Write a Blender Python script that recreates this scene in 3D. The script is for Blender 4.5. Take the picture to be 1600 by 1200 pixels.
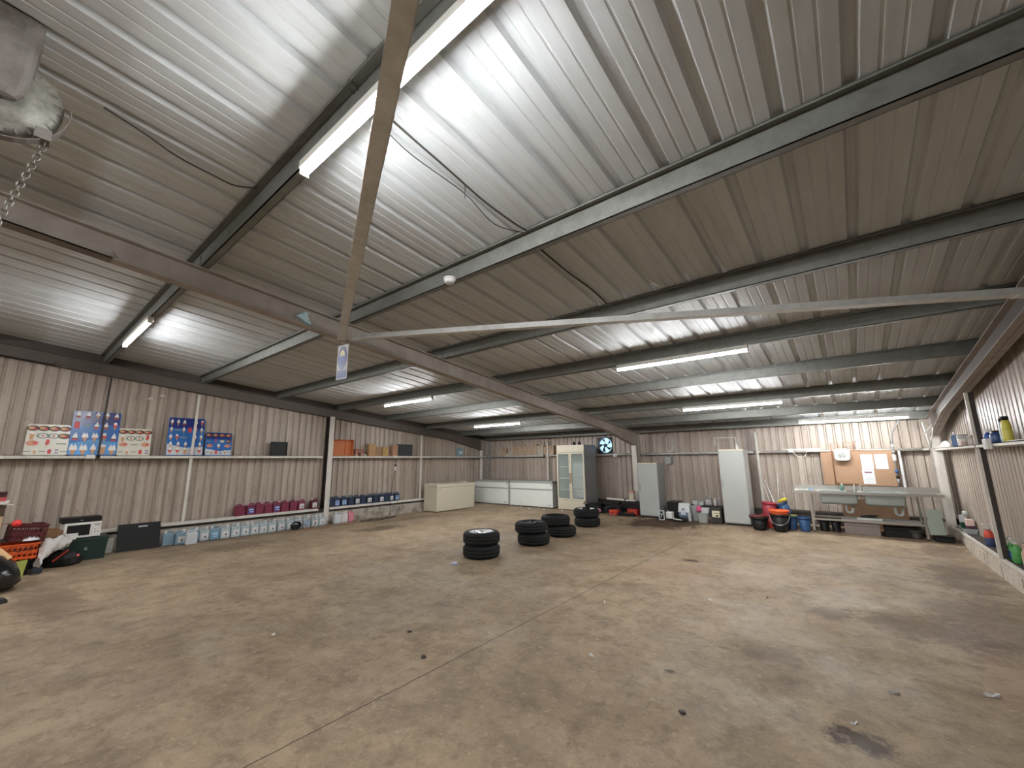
import bpy, bmesh, math, random
from mathutils import Vector, Matrix
PI = math.pi
sc = bpy.context.scene
for o in list(bpy.data.objects): bpy.data.objects.remove(o)
C = sc.collection

# ------------------------------------------------------------------ camera
YAW, PITCH, ROLL = 0.67974, 0.18512, -0.01004
cd = bpy.data.cameras.new('camera'); cam = bpy.data.objects.new('camera', cd); C.objects.link(cam)
fw = Vector((-math.sin(YAW)*math.cos(PITCH), math.cos(YAW)*math.cos(PITCH), math.sin(PITCH)))
rt = Vector((math.cos(YAW), math.sin(YAW), 0)); up = rt.cross(fw)
c_, s_ = math.cos(ROLL), math.sin(ROLL)
r2, u2 = c_*rt + s_*up, -s_*rt + c_*up
M3 = Matrix((r2, u2, -fw)).transposed()
cam.matrix_world = Matrix.Translation((0, 0, 1.65)) @ M3.to_4x4()
cd.sensor_width = 36; cd.lens = 36*635.2/1600; cd.clip_start = 0.05; cd.clip_end = 200
sc.camera = cam

# ------------------------------------------------------------------ world (only seen through the extractor fan)
w = bpy.data.worlds.new('sky'); sc.world = w; w.use_nodes = True
bg = w.node_tree.nodes['Background']; bg.inputs[0].default_value = (0.36, 0.66, 1.0, 1); bg.inputs[1].default_value = 1.0

# ------------------------------------------------------------------ exposure
vs = sc.view_settings
vs.view_transform = 'Standard'; vs.look = 'None'; vs.gamma = 1; vs.use_curve_mapping = False
vs.exposure = 1.0
LAMP = 97.0
# the tubes themselves carry the light (see make_lamp); nothing else lights the shed

# ================================================================== materials
MATS = {}
def lin(c):
    return tuple(((v/255)/12.92 if v/255 <= 0.04045 else ((v/255+0.055)/1.055)**2.4) for v in c)
def mat(name, rgb, rough=0.6, metal=0.0, var=0.0, scale=8.0, dirt=None, dirt_amt=0.5, stretch=None, spec=0.5,
        emit=None, trans=0.0, bump=0.0, alpha=1.0):
    """rgb 0-255 sRGB; var = value noise; dirt = second colour mixed in by a noise"""
    if name in MATS: return MATS[name]
    m = bpy.data.materials.new(name); m.use_nodes = True; nt = m.node_tree; N = nt.nodes; L = nt.links
    b = N['Principled BSDF']; b.inputs['Roughness'].default_value = rough; b.inputs['Metallic'].default_value = metal
    b.inputs['Specular IOR Level'].default_value = spec
    col = (*lin(rgb), 1); b.inputs['Base Color'].default_value = col
    if trans: b.inputs['Transmission Weight'].default_value = trans
    if alpha < 1: b.inputs['Alpha'].default_value = alpha
    if emit:
        b.inputs['Emission Color'].default_value = (*emit[0], 1); b.inputs['Emission Strength'].default_value = emit[1]
    tc = N.new('ShaderNodeTexCoord'); mp = N.new('ShaderNodeMapping'); L.new(tc.outputs['Object'], mp.inputs['Vector'])
    if stretch: mp.inputs['Scale'].default_value = stretch
    out = None
    if var or dirt:
        nz = N.new('ShaderNodeTexNoise'); nz.inputs['Scale'].default_value = scale; nz.inputs['Detail'].default_value = 6
        nz.inputs['Roughness'].default_value = 0.62
        L.new(mp.outputs[0], nz.inputs['Vector'])
        mr = N.new('ShaderNodeMapRange'); mr.inputs['From Min'].default_value = 0.3; mr.inputs['From Max'].default_value = 0.7
        mr.inputs['To Min'].default_value = 1-var; mr.inputs['To Max'].default_value = 1+var
        L.new(nz.outputs['Fac'], mr.inputs['Value'])
        mx = N.new('ShaderNodeVectorMath'); mx.operation = 'SCALE'; mx.inputs[0].default_value = col[:3]
        L.new(mr.outputs[0], mx.inputs['Scale']); out = mx.outputs[0]
        if dirt:
            n2 = N.new('ShaderNodeTexNoise'); n2.inputs['Scale'].default_value = scale*0.7; n2.inputs['Detail'].default_value = 8
            n2.inputs['Roughness'].default_value = 0.7
            m2 = N.new('ShaderNodeMapping'); m2.inputs['Location'].default_value = (13.1, 7.7, 3.3)
            if stretch: m2.inputs['Scale'].default_value = stretch
            L.new(tc.outputs['Object'], m2.inputs['Vector']); L.new(m2.outputs[0], n2.inputs['Vector'])
            r = N.new('ShaderNodeMapRange'); r.inputs['From Min'].default_value = 0.45; r.inputs['From Max'].default_value = 0.68
            r.inputs['To Max'].default_value = dirt_amt
            L.new(n2.outputs['Fac'], r.inputs['Value'])
            mm = N.new('ShaderNodeMix'); mm.data_type = 'RGBA'
            L.new(r.outputs[0], mm.inputs['Factor']); L.new(out, mm.inputs['A']); mm.inputs['B'].default_value = (*lin(dirt), 1)
            out = mm.outputs['Result']
        L.new(out, b.inputs['Base Color'])
        if bump:
            bp = N.new('ShaderNodeBump'); bp.inputs['Strength'].default_value = bump; bp.inputs['Distance'].default_value = 0.01
            L.new(nz.outputs['Fac'], bp.inputs['Height']); L.new(bp.outputs[0], b.inputs['Normal'])
    MATS[name] = m
    return m

def floor_material():
    m = bpy.data.materials.new('worn_concrete'); m.use_nodes = True; nt = m.node_tree; N = nt.nodes; L = nt.links
    b = N['Principled BSDF']
    tc = N.new('ShaderNodeTexCoord'); P = tc.outputs['Object']
    def noise(scale, detail=8, rough=0.65, loc=(0, 0, 0), sc_=(1, 1, 1)):
        mp = N.new('ShaderNodeMapping'); mp.inputs['Location'].default_value = loc; mp.inputs['Scale'].default_value = sc_
        L.new(P, mp.inputs['Vector'])
        n = N.new('ShaderNodeTexNoise'); n.inputs['Scale'].default_value = scale; n.inputs['Detail'].default_value = detail
        n.inputs['Roughness'].default_value = rough; L.new(mp.outputs[0], n.inputs['Vector']); return n.outputs['Fac']
    def rng(v, a, b_, c=0., d=1.):
        r = N.new('ShaderNodeMapRange'); r.inputs['From Min'].default_value = a; r.inputs['From Max'].default_value = b_
        r.inputs['To Min'].default_value = c; r.inputs['To Max'].default_value = d; L.new(v, r.inputs['Value']); return r.outputs[0]
    def mix(f, a, bb):
        x = N.new('ShaderNodeMix'); x.data_type = 'RGBA'
        if isinstance(f, float): x.inputs['Factor'].default_value = f
        else: L.new(f, x.inputs['Factor'])
        for k, v in (('A', a), ('B', bb)):
            if isinstance(v, tuple): x.inputs[k].default_value = (*lin(v), 1)
            else: L.new(v, x.inputs[k])
        return x.outputs['Result']
    def math_(op, a, bb=None):
        x = N.new('ShaderNodeMath'); x.operation = op
        for i, v in enumerate((a, bb)):
            if v is None: continue
            if isinstance(v, (int, float)): x.inputs[i].default_value = v
            else: L.new(v, x.inputs[i])
        return x.outputs[0]
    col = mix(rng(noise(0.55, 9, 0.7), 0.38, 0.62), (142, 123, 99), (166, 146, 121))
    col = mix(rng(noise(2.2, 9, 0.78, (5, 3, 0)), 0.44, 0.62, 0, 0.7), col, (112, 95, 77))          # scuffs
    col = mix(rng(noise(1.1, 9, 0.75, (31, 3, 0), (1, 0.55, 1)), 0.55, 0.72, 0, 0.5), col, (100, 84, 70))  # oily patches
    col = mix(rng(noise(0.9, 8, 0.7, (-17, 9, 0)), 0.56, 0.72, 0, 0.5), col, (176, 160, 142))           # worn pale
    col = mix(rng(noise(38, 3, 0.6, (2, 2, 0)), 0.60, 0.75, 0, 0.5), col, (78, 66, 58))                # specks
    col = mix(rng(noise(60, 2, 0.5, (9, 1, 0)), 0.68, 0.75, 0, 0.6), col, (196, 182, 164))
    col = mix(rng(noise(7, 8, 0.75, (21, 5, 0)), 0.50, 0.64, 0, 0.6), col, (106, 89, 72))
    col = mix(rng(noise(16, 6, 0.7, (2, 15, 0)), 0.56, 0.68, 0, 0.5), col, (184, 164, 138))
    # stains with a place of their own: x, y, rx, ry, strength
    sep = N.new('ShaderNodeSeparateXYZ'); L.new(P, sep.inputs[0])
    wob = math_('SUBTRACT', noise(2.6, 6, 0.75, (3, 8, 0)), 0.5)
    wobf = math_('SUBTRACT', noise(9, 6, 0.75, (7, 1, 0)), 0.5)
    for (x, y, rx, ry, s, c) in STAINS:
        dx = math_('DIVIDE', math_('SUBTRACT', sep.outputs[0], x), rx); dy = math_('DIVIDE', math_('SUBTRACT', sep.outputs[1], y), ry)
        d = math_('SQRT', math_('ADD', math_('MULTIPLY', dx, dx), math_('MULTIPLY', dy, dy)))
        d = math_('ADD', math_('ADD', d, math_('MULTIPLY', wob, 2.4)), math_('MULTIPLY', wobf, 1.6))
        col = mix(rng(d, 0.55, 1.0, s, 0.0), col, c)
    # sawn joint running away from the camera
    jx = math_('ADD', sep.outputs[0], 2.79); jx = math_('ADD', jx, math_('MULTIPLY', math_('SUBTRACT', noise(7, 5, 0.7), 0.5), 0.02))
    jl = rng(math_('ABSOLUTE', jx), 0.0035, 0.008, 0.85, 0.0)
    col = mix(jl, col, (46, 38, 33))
    L.new(col, b.inputs['Base Color'])
    L.new(rng(noise(1.3, 6, 0.6), 0.35, 0.65, 0.5, 0.8), b.inputs['Roughness'])
    b.inputs['Specular IOR Level'].default_value = 0.35
    bp = N.new('ShaderNodeBump'); bp.inputs['Strength'].default_value = 0.35; bp.inputs['Distance'].default_value = 0.01
    L.new(noise(26, 8, 0.7), bp.inputs['Height']); L.new(bp.outputs[0], b.inputs['Normal'])
    return m
DK = (64, 46, 33); DM = (92, 75, 62); RD = (146, 116, 96); LT = (172, 156, 138)
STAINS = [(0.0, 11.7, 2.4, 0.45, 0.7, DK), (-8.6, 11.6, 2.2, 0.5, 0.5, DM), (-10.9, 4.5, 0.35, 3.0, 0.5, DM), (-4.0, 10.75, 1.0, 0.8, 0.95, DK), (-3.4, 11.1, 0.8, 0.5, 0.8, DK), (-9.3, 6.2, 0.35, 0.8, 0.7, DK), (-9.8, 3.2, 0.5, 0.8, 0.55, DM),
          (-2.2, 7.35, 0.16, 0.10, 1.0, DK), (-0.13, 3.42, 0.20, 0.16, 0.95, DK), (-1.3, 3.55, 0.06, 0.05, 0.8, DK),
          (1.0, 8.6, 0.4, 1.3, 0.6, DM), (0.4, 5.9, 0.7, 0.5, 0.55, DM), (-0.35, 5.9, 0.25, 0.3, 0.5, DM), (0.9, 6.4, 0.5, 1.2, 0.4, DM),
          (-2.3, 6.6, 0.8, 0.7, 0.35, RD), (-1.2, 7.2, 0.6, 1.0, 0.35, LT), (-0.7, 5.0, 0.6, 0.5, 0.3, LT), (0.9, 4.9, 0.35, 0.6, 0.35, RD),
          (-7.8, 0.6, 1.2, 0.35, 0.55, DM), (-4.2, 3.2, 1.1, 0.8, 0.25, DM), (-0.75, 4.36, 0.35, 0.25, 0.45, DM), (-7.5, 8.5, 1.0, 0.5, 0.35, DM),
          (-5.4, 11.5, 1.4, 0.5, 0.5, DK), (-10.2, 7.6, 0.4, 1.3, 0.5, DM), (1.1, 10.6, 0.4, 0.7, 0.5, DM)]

def wall_material():
    m = bpy.data.materials.new('dirty_wall_sheet'); m.use_nodes = True; nt = m.node_tree; N = nt.nodes; L = nt.links
    b = N['Principled BSDF']; b.inputs['Roughness'].default_value = 0.42; b.inputs['Specular IOR Level'].default_value = 0.5
    tc = N.new('ShaderNodeTexCoord')
    def noise(scale, s, loc, detail=7, rough=0.7):
        mp = N.new('ShaderNodeMapping'); mp.inputs['Scale'].default_value = s; mp.inputs['Location'].default_value = loc
        L.new(tc.outputs['Object'], mp.inputs['Vector'])
        n = N.new('ShaderNodeTexNoise'); n.inputs['Scale'].default_value = scale; n.inputs['Detail'].default_value = detail
        n.inputs['Roughness'].default_value = rough; L.new(mp.outputs[0], n.inputs['Vector']); return n.outputs['Fac']
    def rng(v, a, b_, c=0., d=1.):
        r = N.new('ShaderNodeMapRange'); r.inputs['From Min'].default_value = a; r.inputs['From Max'].default_value = b_
        r.inputs['To Min'].default_value = c; r.inputs['To Max'].default_value = d; L.new(v, r.inputs['Value']); return r.outputs[0]
    def mix(f, a, bb):
        x = N.new('ShaderNodeMix'); x.data_type = 'RGBA'; L.new(f, x.inputs['Factor'])
        for k, v in (('A', a), ('B', bb)):
            if isinstance(v, tuple): x.inputs[k].default_value = (*lin(v), 1)
            else: L.new(v, x.inputs[k])
        return x.outputs['Result']
    col = mix(rng(noise(6, (1, 1, 0.012), (0, 0, 0), 2, 0.5), 0.35, 0.65), (160, 146, 134), (182, 169, 156))
    col = mix(rng(noise(14, (1, 1, 0.015), (4, 9, 2), 3, 0.5), 0.50, 0.70, 0, 0.45), col, (118, 104, 92))
    col = mix(rng(noise(9, (1, 1, 0.35), (11, 5, 6), 8, 0.8), 0.53, 0.68, 0, 0.5), col, (98, 85, 75))
    L.new(col, b.inputs['Base Color'])
    MATS['wall'] = m
    return m

WALL = wall_material()
ROOF = mat('pale_roof_sheet', (192, 196, 197), 0.55, 0.0, var=0.07, scale=1.6, dirt=(150, 145, 138), dirt_amt=0.4, stretch=(3, 0.35, 1))
GALV = mat('galvanised_steel', (118, 119, 114), 0.5, 0.2, var=0.10, scale=14, dirt=(88, 86, 80), dirt_amt=0.5)
RAFT = mat('painted_steel', (158, 149, 140), 0.6, 0.0, var=0.08, scale=5, dirt=(122, 112, 102), dirt_amt=0.6)
BRACE = mat('pale_dirty_steel', (204, 204, 200), 0.45, 0.0, var=0.08, scale=10, dirt=(150, 145, 138), dirt_amt=0.4)
WHITE = mat('white_painted_steel', (212, 207, 198), 0.5, 0.0, var=0.05, scale=14, dirt=(150, 140, 128), dirt_amt=0.3, stretch=(1, 1, .3))
DARKST = mat('dark_steel', (56, 50, 46), 0.6, 0.0, var=0.15, scale=12)
KERB = mat('painted_kerb', (176, 168, 156), 0.75, 0.0, var=0.10, scale=6, dirt=(84, 74, 64), dirt_amt=0.8, bump=0.3)
KERBR = mat('pale_kerb', (200, 190, 176), 0.75, 0.0, var=0.08, scale=5, dirt=(136, 120, 104), dirt_amt=0.7, bump=0.3)
LEDGE = mat('grimy_shaded_ledge', (58, 50, 44), 0.8, 0.0, var=0.2, scale=14)  # this dark tone also paints the recess shadow below the jug rail
APPL = mat('cream_enamel', (204, 196, 176), 0.35, var=0.03, scale=3)
APPW = mat('white_enamel', (170, 173, 169), 0.35, var=0.03, scale=3)
CHESTW = mat('chest_enamel', (214, 217, 210), 0.35, var=0.03, scale=3)
APPG = mat('grey_enamel', (138, 138, 138), 0.45, var=0.04, scale=3)
BLACK = mat('black_plastic', (18, 17, 17), 0.5, spec=0.35, var=0.1, scale=10)
RUB = mat('tyre_rubber', (26, 26, 27), 0.75, spec=0.3, var=0.2, scale=12, bump=0.2)
ALLOY = mat('wheel_alloy', (226, 226, 226), 0.35, 0.35, var=0.05, scale=9)
ALLOYD = mat('dark_wheel_alloy', (60, 60, 62), 0.4, 0.5)
INOX = mat('stainless_steel', (190, 188, 182), 0.28, 0.85, var=0.06, scale=6, stretch=(1, 6, 6))
GREYP = mat('grey_plastic', (150, 152, 148), 0.5, var=0.05, scale=9)
WHITEP = mat('white_plastic', (222, 220, 214), 0.4, var=0.04, scale=9)
PAPER = mat('white_paper', (206, 206, 206), 0.7, var=0.02, scale=9)
CARD = mat('brown_cardboard', (176, 140, 100), 0.8, var=0.08, scale=9)
CARD2 = mat('dull_cardboard', (150, 122, 94), 0.85, var=0.12, scale=9)
INK = mat('black_ink', (36, 32, 32), 0.7)
PLY = mat('plywood_board', (152, 120, 93), 0.65, var=0.08, scale=5, stretch=(8, 1, 1))
PLYD = mat('dark_plywood', (120, 92, 68), 0.75, var=0.15, scale=5)
COPPER = mat('copper_pipe', (158, 112, 84), 0.55, 0.2)
RED = mat('red_plastic', (178, 52, 44), 0.45, var=0.05)
DRED = mat('maroon_plastic', (92, 34, 36), 0.5, var=0.08)
ORANGE = mat('orange_plastic', (222, 92, 36), 0.5, var=0.06)
BLUE = mat('blue_plastic', (48, 84, 128), 0.5, var=0.06)
YEL = mat('yellow_plastic', (206, 190, 56), 0.5, var=0.05)
LIME = mat('lime_card', (168, 176, 86), 0.7, var=0.05)
GREENC = mat('dark_green_plastic', (26, 48, 42), 0.45, var=0.08)
PINK = mat('pink_cloth', (206, 84, 128), 0.8, var=0.1)
LPINK = mat('pale_pink_cloth', (220, 160, 168), 0.8, var=0.1)
CLOTH = mat('white_cloth', (216, 212, 208), 0.85, var=0.06)
FROST = mat('frosted_plastic', (196, 200, 198), 0.35, var=0.04)

# ================================================================== mesh helpers
class MB:
    def __init__(s): s.v = []; s.f = []; s.mi = []; s.sm = []; s.cur = 0; s.xf = None
    def pts(s, P):
        b = len(s.v)
        for p in P:
            p = Vector(p)
            if s.xf is not None: p = s.xf @ p
            s.v.append(tuple(p))
        return b
    def face(s, idx, smooth=False): s.f.append(tuple(idx)); s.mi.append(s.cur); s.sm.append(smooth)
    def mat(s, i): s.cur = i; return s
    def box(s, x0, x1, y0, y1, z0, z1, bev=0.0):
        if bev <= 0:
            b = s.pts([(x0, y0, z0), (x1, y0, z0), (x1, y1, z0), (x0, y1, z0), (x0, y0, z1), (x1, y0, z1), (x1, y1, z1), (x0, y1, z1)])
            for q in ((0, 3, 2, 1), (4, 5, 6, 7), (0, 1, 5, 4), (1, 2, 6, 5), (2, 3, 7, 6), (3, 0, 4, 7)): s.face([b+i for i in q])
            return s
        # vertical edges rounded, top/bottom chamfered
        e = min(bev, (x1-x0)/2.01, (y1-y0)/2.01, (z1-z0)/2.01)
        n = 3; rings = []
        for (z, r) in ((z0, e*.35), (z0+e*.35, 0), (z1-e*.35, 0), (z1, e*.35)):
            ring = []
            for (cx, cy, a0) in ((x1-e, y1-e, 0), (x0+e, y1-e, 90), (x0+e, y0+e, 180), (x1-e, y0+e, 270)):
                for k in range(n+1):
                    a = math.radians(a0+90*k/n); ring.append((cx+(e-r)*math.cos(a), cy+(e-r)*math.sin(a), z))
            rings.append(ring)
        return s.loft(rings)
    def loft(s, rings, cap=True, smooth=False, closed=True):
        n = len(rings[0]); b = [s.pts(r) for r in rings]
        for i in range(len(rings)-1):
            for j in range(n if closed else n-1):
                k = (j+1) % n
                s.face((b[i]+j, b[i]+k, b[i+1]+k, b[i+1]+j), smooth)
        if cap:
            s.face([b[0]+j for j in reversed(range(n))]); s.face([b[-1]+j for j in range(n)])
        return s
    def lathe(s, prof, n=20, c=(0, 0, 0), axis='z', smooth=True, cap=True):
        rings = []
        for (r, z) in prof:
            ring = []
            for k in range(n):
                a = 2*PI*k/n; x, y = r*math.cos(a), r*math.sin(a)
                p = (x, y, z) if axis == 'z' else ((z, x, y) if axis == 'x' else (y, z, x))
                ring.append((c[0]+p[0], c[1]+p[1], c[2]+p[2]))
            rings.append(ring)
        return s.loft(rings, cap=cap, smooth=smooth)
    def cyl(s, r, z0, z1, c=(0, 0, 0), axis='z', n=16): return s.lathe([(r, z0), (r, z1)], n, c, axis)
    def tube(s, path, r=0.01, n=6, cap=True, taper=None):
        P = [Vector(p) for p in path]; rings = []
        prev = None
        for i, p in enumerate(P):
            d = (P[min(i+1, len(P)-1)] - P[max(i-1, 0)]).normalized()
            ref = Vector((0, 0, 1)) if abs(d.z) < 0.9 else Vector((1, 0, 0))
            if prev is not None:
                u = (prev - d*prev.dot(d))
                u = u.normalized() if u.length > 1e-4 else d.cross(ref).normalized()
            else: u = d.cross(ref).normalized()
            prev = u; v = d.cross(u); rr = r*(taper[i] if taper else 1)
            rings.append([tuple(p + u*rr*math.cos(2*PI*k/n) + v*rr*math.sin(2*PI*k/n)) for k in range(n)])
        return s.loft(rings, cap=cap, smooth=True)
    def bar(s, p0, p1, wx, wz, upv=(0, 0, 1)):
        p0, p1 = Vector(p0), Vector(p1); d = (p1-p0).normalized(); u = d.cross(Vector(upv)).normalized(); v = u.cross(d)
        rings = [[tuple(p + u*a*wx/2 + v*b*wz/2) for a, b in ((-1, -1), (1, -1), (1, 1), (-1, 1))] for p in (p0, p1)]
        return s.loft(rings)
    def prism(s, poly, a0, a1, axis='z', smooth=False):
        """poly of 2D points, extruded along axis: z -> (x,y), x -> (y,z), y -> (x,z)"""
        def P(p, a): return (p[0], p[1], a) if axis == 'z' else ((a, p[0], p[1]) if axis == 'x' else (p[0], a, p[1]))
        return s.loft([[P(p, a0) for p in poly], [P(p, a1) for p in poly]], smooth=smooth)
    def quad(s, a, b, c, d):
        i = s.pts([a, b, c, d]); s.face((i, i+1, i+2, i+3)); return s
    def build(s, name, mats, parent=None, loc=None, rot=None):
        me = bpy.data.meshes.new(name); me.from_pydata(s.v, [], s.f)
        if not isinstance(mats, (list, tuple)): mats = [mats]
        for m in mats: me.materials.append(m)
        me.polygons.foreach_set('material_index', s.mi); me.polygons.foreach_set('use_smooth', s.sm)
        bm = bmesh.new(); bm.from_mesh(me); bmesh.ops.recalc_face_normals(bm, faces=bm.faces); bm.to_mesh(me); bm.free()
        me.update()
        o = bpy.data.objects.new(name, me); C.objects.link(o)
        if parent: o.parent = parent
        if loc: o.location = loc
        if rot: o.rotation_euler = rot
        return o
def tag(o, label=None, cat=None, group=None, kind=None):
    if label: o['label'] = label
    if cat: o['category'] = cat
    if group: o['group'] = group
    if kind: o['kind'] = kind
    return o
def thing(name, label, cat, loc=(0, 0, 0), rz=0.0, group=None, rx=0.0, ry=0.0):
    o = bpy.data.objects.new(name, None); C.objects.link(o); o.location = loc; o.rotation_euler = (rx, ry, rz); o.empty_display_size = 0.1
    return tag(o, label, cat, group)
def struct(name, mb, m, label=None): return tag(mb.build(name, m), label, None, None, 'structure')
def dup(root, loc, rz=0.0, label=None, group=None, rx=0.0, ry=0.0):
    r = root.copy(); C.objects.link(r); r.location = loc; r.rotation_euler = (rx, ry, rz)
    if label: r['label'] = label
    if group: r['group'] = group
    for ch in list(root.children):
        c = ch.copy(); C.objects.link(c); c.parent = r
        for g in ch.children:
            d = g.copy(); C.objects.link(d); d.parent = c
    return r
ORD = ['first', 'second', 'third', 'fourth', 'fifth', 'sixth', 'seventh', 'eighth', 'ninth', 'tenth', 'eleventh', 'twelfth', 'thirteenth', 'fourteenth', 'fifteenth', 'sixteenth']
def smooth_path(P, n=8):
    out = []; P = [Vector(p) for p in P]
    for i in range(len(P)-1):
        p0 = P[max(i-1, 0)]; p1 = P[i]; p2 = P[i+1]; p3 = P[min(i+2, len(P)-1)]
        for k in range(n):
            t = k/n
            out.append(0.5*((2*p1)+(-p0+p2)*t+(2*p0-5*p1+4*p2-p3)*t*t+(-p0+3*p1-3*p2+p3)*t**3))
    out.append(P[-1]); return out

# ================================================================== the shed shell
S = 0.107                                    # roof slope
APEX = -0.8
def zr(y, z0=3.92): return z0 - S*(y if y >= APEX else 2*APEX-y)
XL, XR, YB, YF = -11.48, 1.64, 12.62, -9.0   # sheet faces

FB = 0.080                                   # the slab rises gently to this level along the freezer wall
def fz(y):
    t = min(max((y-10.35)/1.0, 0), 1); return FB*t*t*(3-2*t)
m = MB(); ys_ = [YF-.2, 0, 5, 10.35]+[10.35+.1*k for k in range(1, 11)]+[YB+.15]
m.loft([[(XL-.15, y, -.12), (XR+.15, y, -.12), (XR+.15, y, fz(y)), (XL-.15, y, fz(y))] for y in ys_])
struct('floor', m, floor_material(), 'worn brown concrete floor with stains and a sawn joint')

def corr_profile(a0, a1, pitch, depth, pan):
    """list of (along, offset outwards) for trapezoid sheet; pan faces the room"""
    out = []; a = a0; t = (pitch-pan)*0.28; gap = pitch-pan
    while a < a1:
        out += [(a, 0), (a+pan, 0), (a+pan+t, depth), (a+pitch-t, depth)]; a += pitch
    out.append((a, 0)); return [(p, d) for p, d in out if p <= a1+pitch]

def sheet_wall(name, axis, plane, sign, a0, a1, label, hole=None, below=0.0):
    m = MB(); pr = corr_profile(a0, a1, 1/6, 0.027, 0.108)
    def top(p): return (zr(p)+.036) if axis == 'y' else zr(plane)+.036
    if hole:
        for h in hole[:2]:
            for i in range(len(pr)-1):
                (p, d), (q, e) = pr[i], pr[i+1]
                if p < h < q: pr.insert(i+1, (h, d+(e-d)*(h-p)/(q-p))); break
    for i in range(len(pr)-1):
        (p, d), (q, e) = pr[i], pr[i+1]
        spans = [(0.0, None)]
        if hole and q > hole[0]+1e-6 and p < hole[1]-1e-6: spans = [(0.0, hole[2]), (hole[3], None)]
        for (za, zb) in spans:
            zp, zq = (top(p), top(q)) if zb is None else (zb, zb)
            if axis == 'y': m.quad((plane+sign*d, p, za), (plane+sign*e, q, za), (plane+sign*e, q, zq), (plane+sign*d, p, zp))
            else: m.quad((p, plane+sign*d, za), (q, plane+sign*e, za), (q, plane+sign*e, zq), (p, plane+sign*d, zp))
    return struct(name, m, WALL, label)
sheet_wall('wall_left', 'y', XL, -1, YF, YB, 'grimy ribbed sheet wall behind the posters and jugs')
sheet_wall('wall_right', 'y', XR, 1, YF, YB, 'ribbed sheet wall behind the bottle shelf')
HX0, HX1, HZ0, HZ1 = -6.47, -5.97, 1.85, 2.36
sheet_wall('wall_back', 'x', YB, 1, XL, XR, 'ribbed sheet wall behind freezers and sink', hole=(HX0, HX1, HZ0, HZ1))
sheet_wall('wall_front', 'x', YF, -1, XL, XR, 'ribbed sheet wall closing the shed')

# roof: pans 1/3 m wide with deep upward recesses and two minor ribs
m = MB(); prof = []; x = XL - 0.02
x = -0.106 - 36*0.3315
while x < XR+.1:
    w_ = 0.3315
    prof += [(x, 0), (x+.018, .034), (x+.060, .034), (x+.078, 0), (x+.148, 0), (x+.154, .004), (x+.162, .004), (x+.168, 0),
             (x+.238, 0), (x+.244, .004), (x+.252, .004), (x+.258, 0)]
    x += w_
rows = [YF-.1, APEX, YB+.15]
idx = []
for y in rows: idx.append(m.pts([(px, y, zr(y)+d) for px, d in prof]))
for r in range(len(rows)-1):
    for j in range(len(prof)-1): m.face((idx[r]+j, idx[r]+j+1, idx[r+1]+j+1, idx[r+1]+j))
struct('ceiling', m, ROOF, 'pale profiled metal roof sheets')

# kerbs and ledges
m = MB(); m.box(XL, -11.27, YF, YB, 0, 0.30); struct('wall_left_kerb', m, KERB, 'white painted kerb under the jug ledge')
m = MB(); m.box(XL, -11.29, YF, YB, 0.30, 0.385); m.box(XL, -11.30, YF, YB, .385, .40); struct('trim_1', m, LEDGE, 'dark grimy ledge on the kerb, face darkened as recess shadow')  # dark slab colours in the recess shadow between rail and kerb
for (y0, y1) in ((0.9, 5.55), (5.86, YB-.2)):
    m = MB(); m.box(-11.30, -11.24, y0, y1, 0.36, 0.42); m.box(-11.44, -11.30, y0, y1, .400, .412)
    struct('trim_2', m, [WHITE], 'white painted bottom rail carrying the jugs')
m = MB(); m.box(1.45, XR, YF, YB, 0, 0.19, 0); m.box(1.465, XR, YF, YB, .19, .23)
struct('wall_right_kerb', m, KERBR, 'pale concrete kerb with block joints')
m = MB()
for y in [5.2+.9*k for k in range(8)]: m.box(1.448, 1.452, y, y+.010, 0.0, 0.19)
struct('trim_3', m, LEDGE, 'mortar joints of the kerb')
m = MB(); m.box(1.47, XR, YF, YB, .23, .275); struct('trim_4', m, LEDGE, 'dark grimy ledge over the pale kerb')
m = MB(); m.box(1.44, 1.475, YF, YB, .255, .29); struct('trim_5', m, WHITE, 'pale lip along the kerb ledge')
m = MB(); m.box(XL, XR, 12.36, YB, 0, .33); struct('wall_back_kerb', m, DARKST, 'dark kerb along the freezer wall')
m = MB(); m.box(XL, XR, 12.34, YB, .33, .37); struct('trim_6', m, LEDGE, 'grimy ledge along the freezer wall')

# sheeting rails at about 1.8 m, used as shelves
def c_rail_y(x_face, depth, y0, y1, z0=1.755, z1=1.825, mt=WHITE, nm='rail_beam', lb=''):
    m = MB(); s = 1 if depth > 0 else -1; t = .004
    xs = sorted((x_face, x_face+depth))
    m.box(*sorted((x_face, x_face+s*t)), y0, y1, z0, z1)                      # front lip
    m.box(xs[0], xs[1], y0, y1, z1-.008, z1); m.box(xs[0], xs[1], y0, y1, z0, z0+.006)
    return struct(nm, m, mt, lb)
for (y0, y1, lb) in ((YF, 1.13, 'white rail shelf under the first posters'), (1.19, 5.56, 'white rail shelf under the blue posters'), (5.86, 8.93, 'white rail shelf under the cardboard boxes'),
                     (8.99, 12.3, 'grey rail stretch towards the corner')):
    c_rail_y(-11.25, -.21, y0, y1, 1.755, 1.82, WHITE if y0 < 8 else BRACE, 'rail_beam', lb)
c_rail_y(1.42, .2, YF, 8.58, 1.755, 1.80, WHITE, 'rail_beam', 'rail shelf under the yellow bottle')
c_rail_y(1.42, .2, 8.66, 12.3, 1.755, 1.80, WHITE, 'rail_beam', 'rail shelf under the blue jug')
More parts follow.
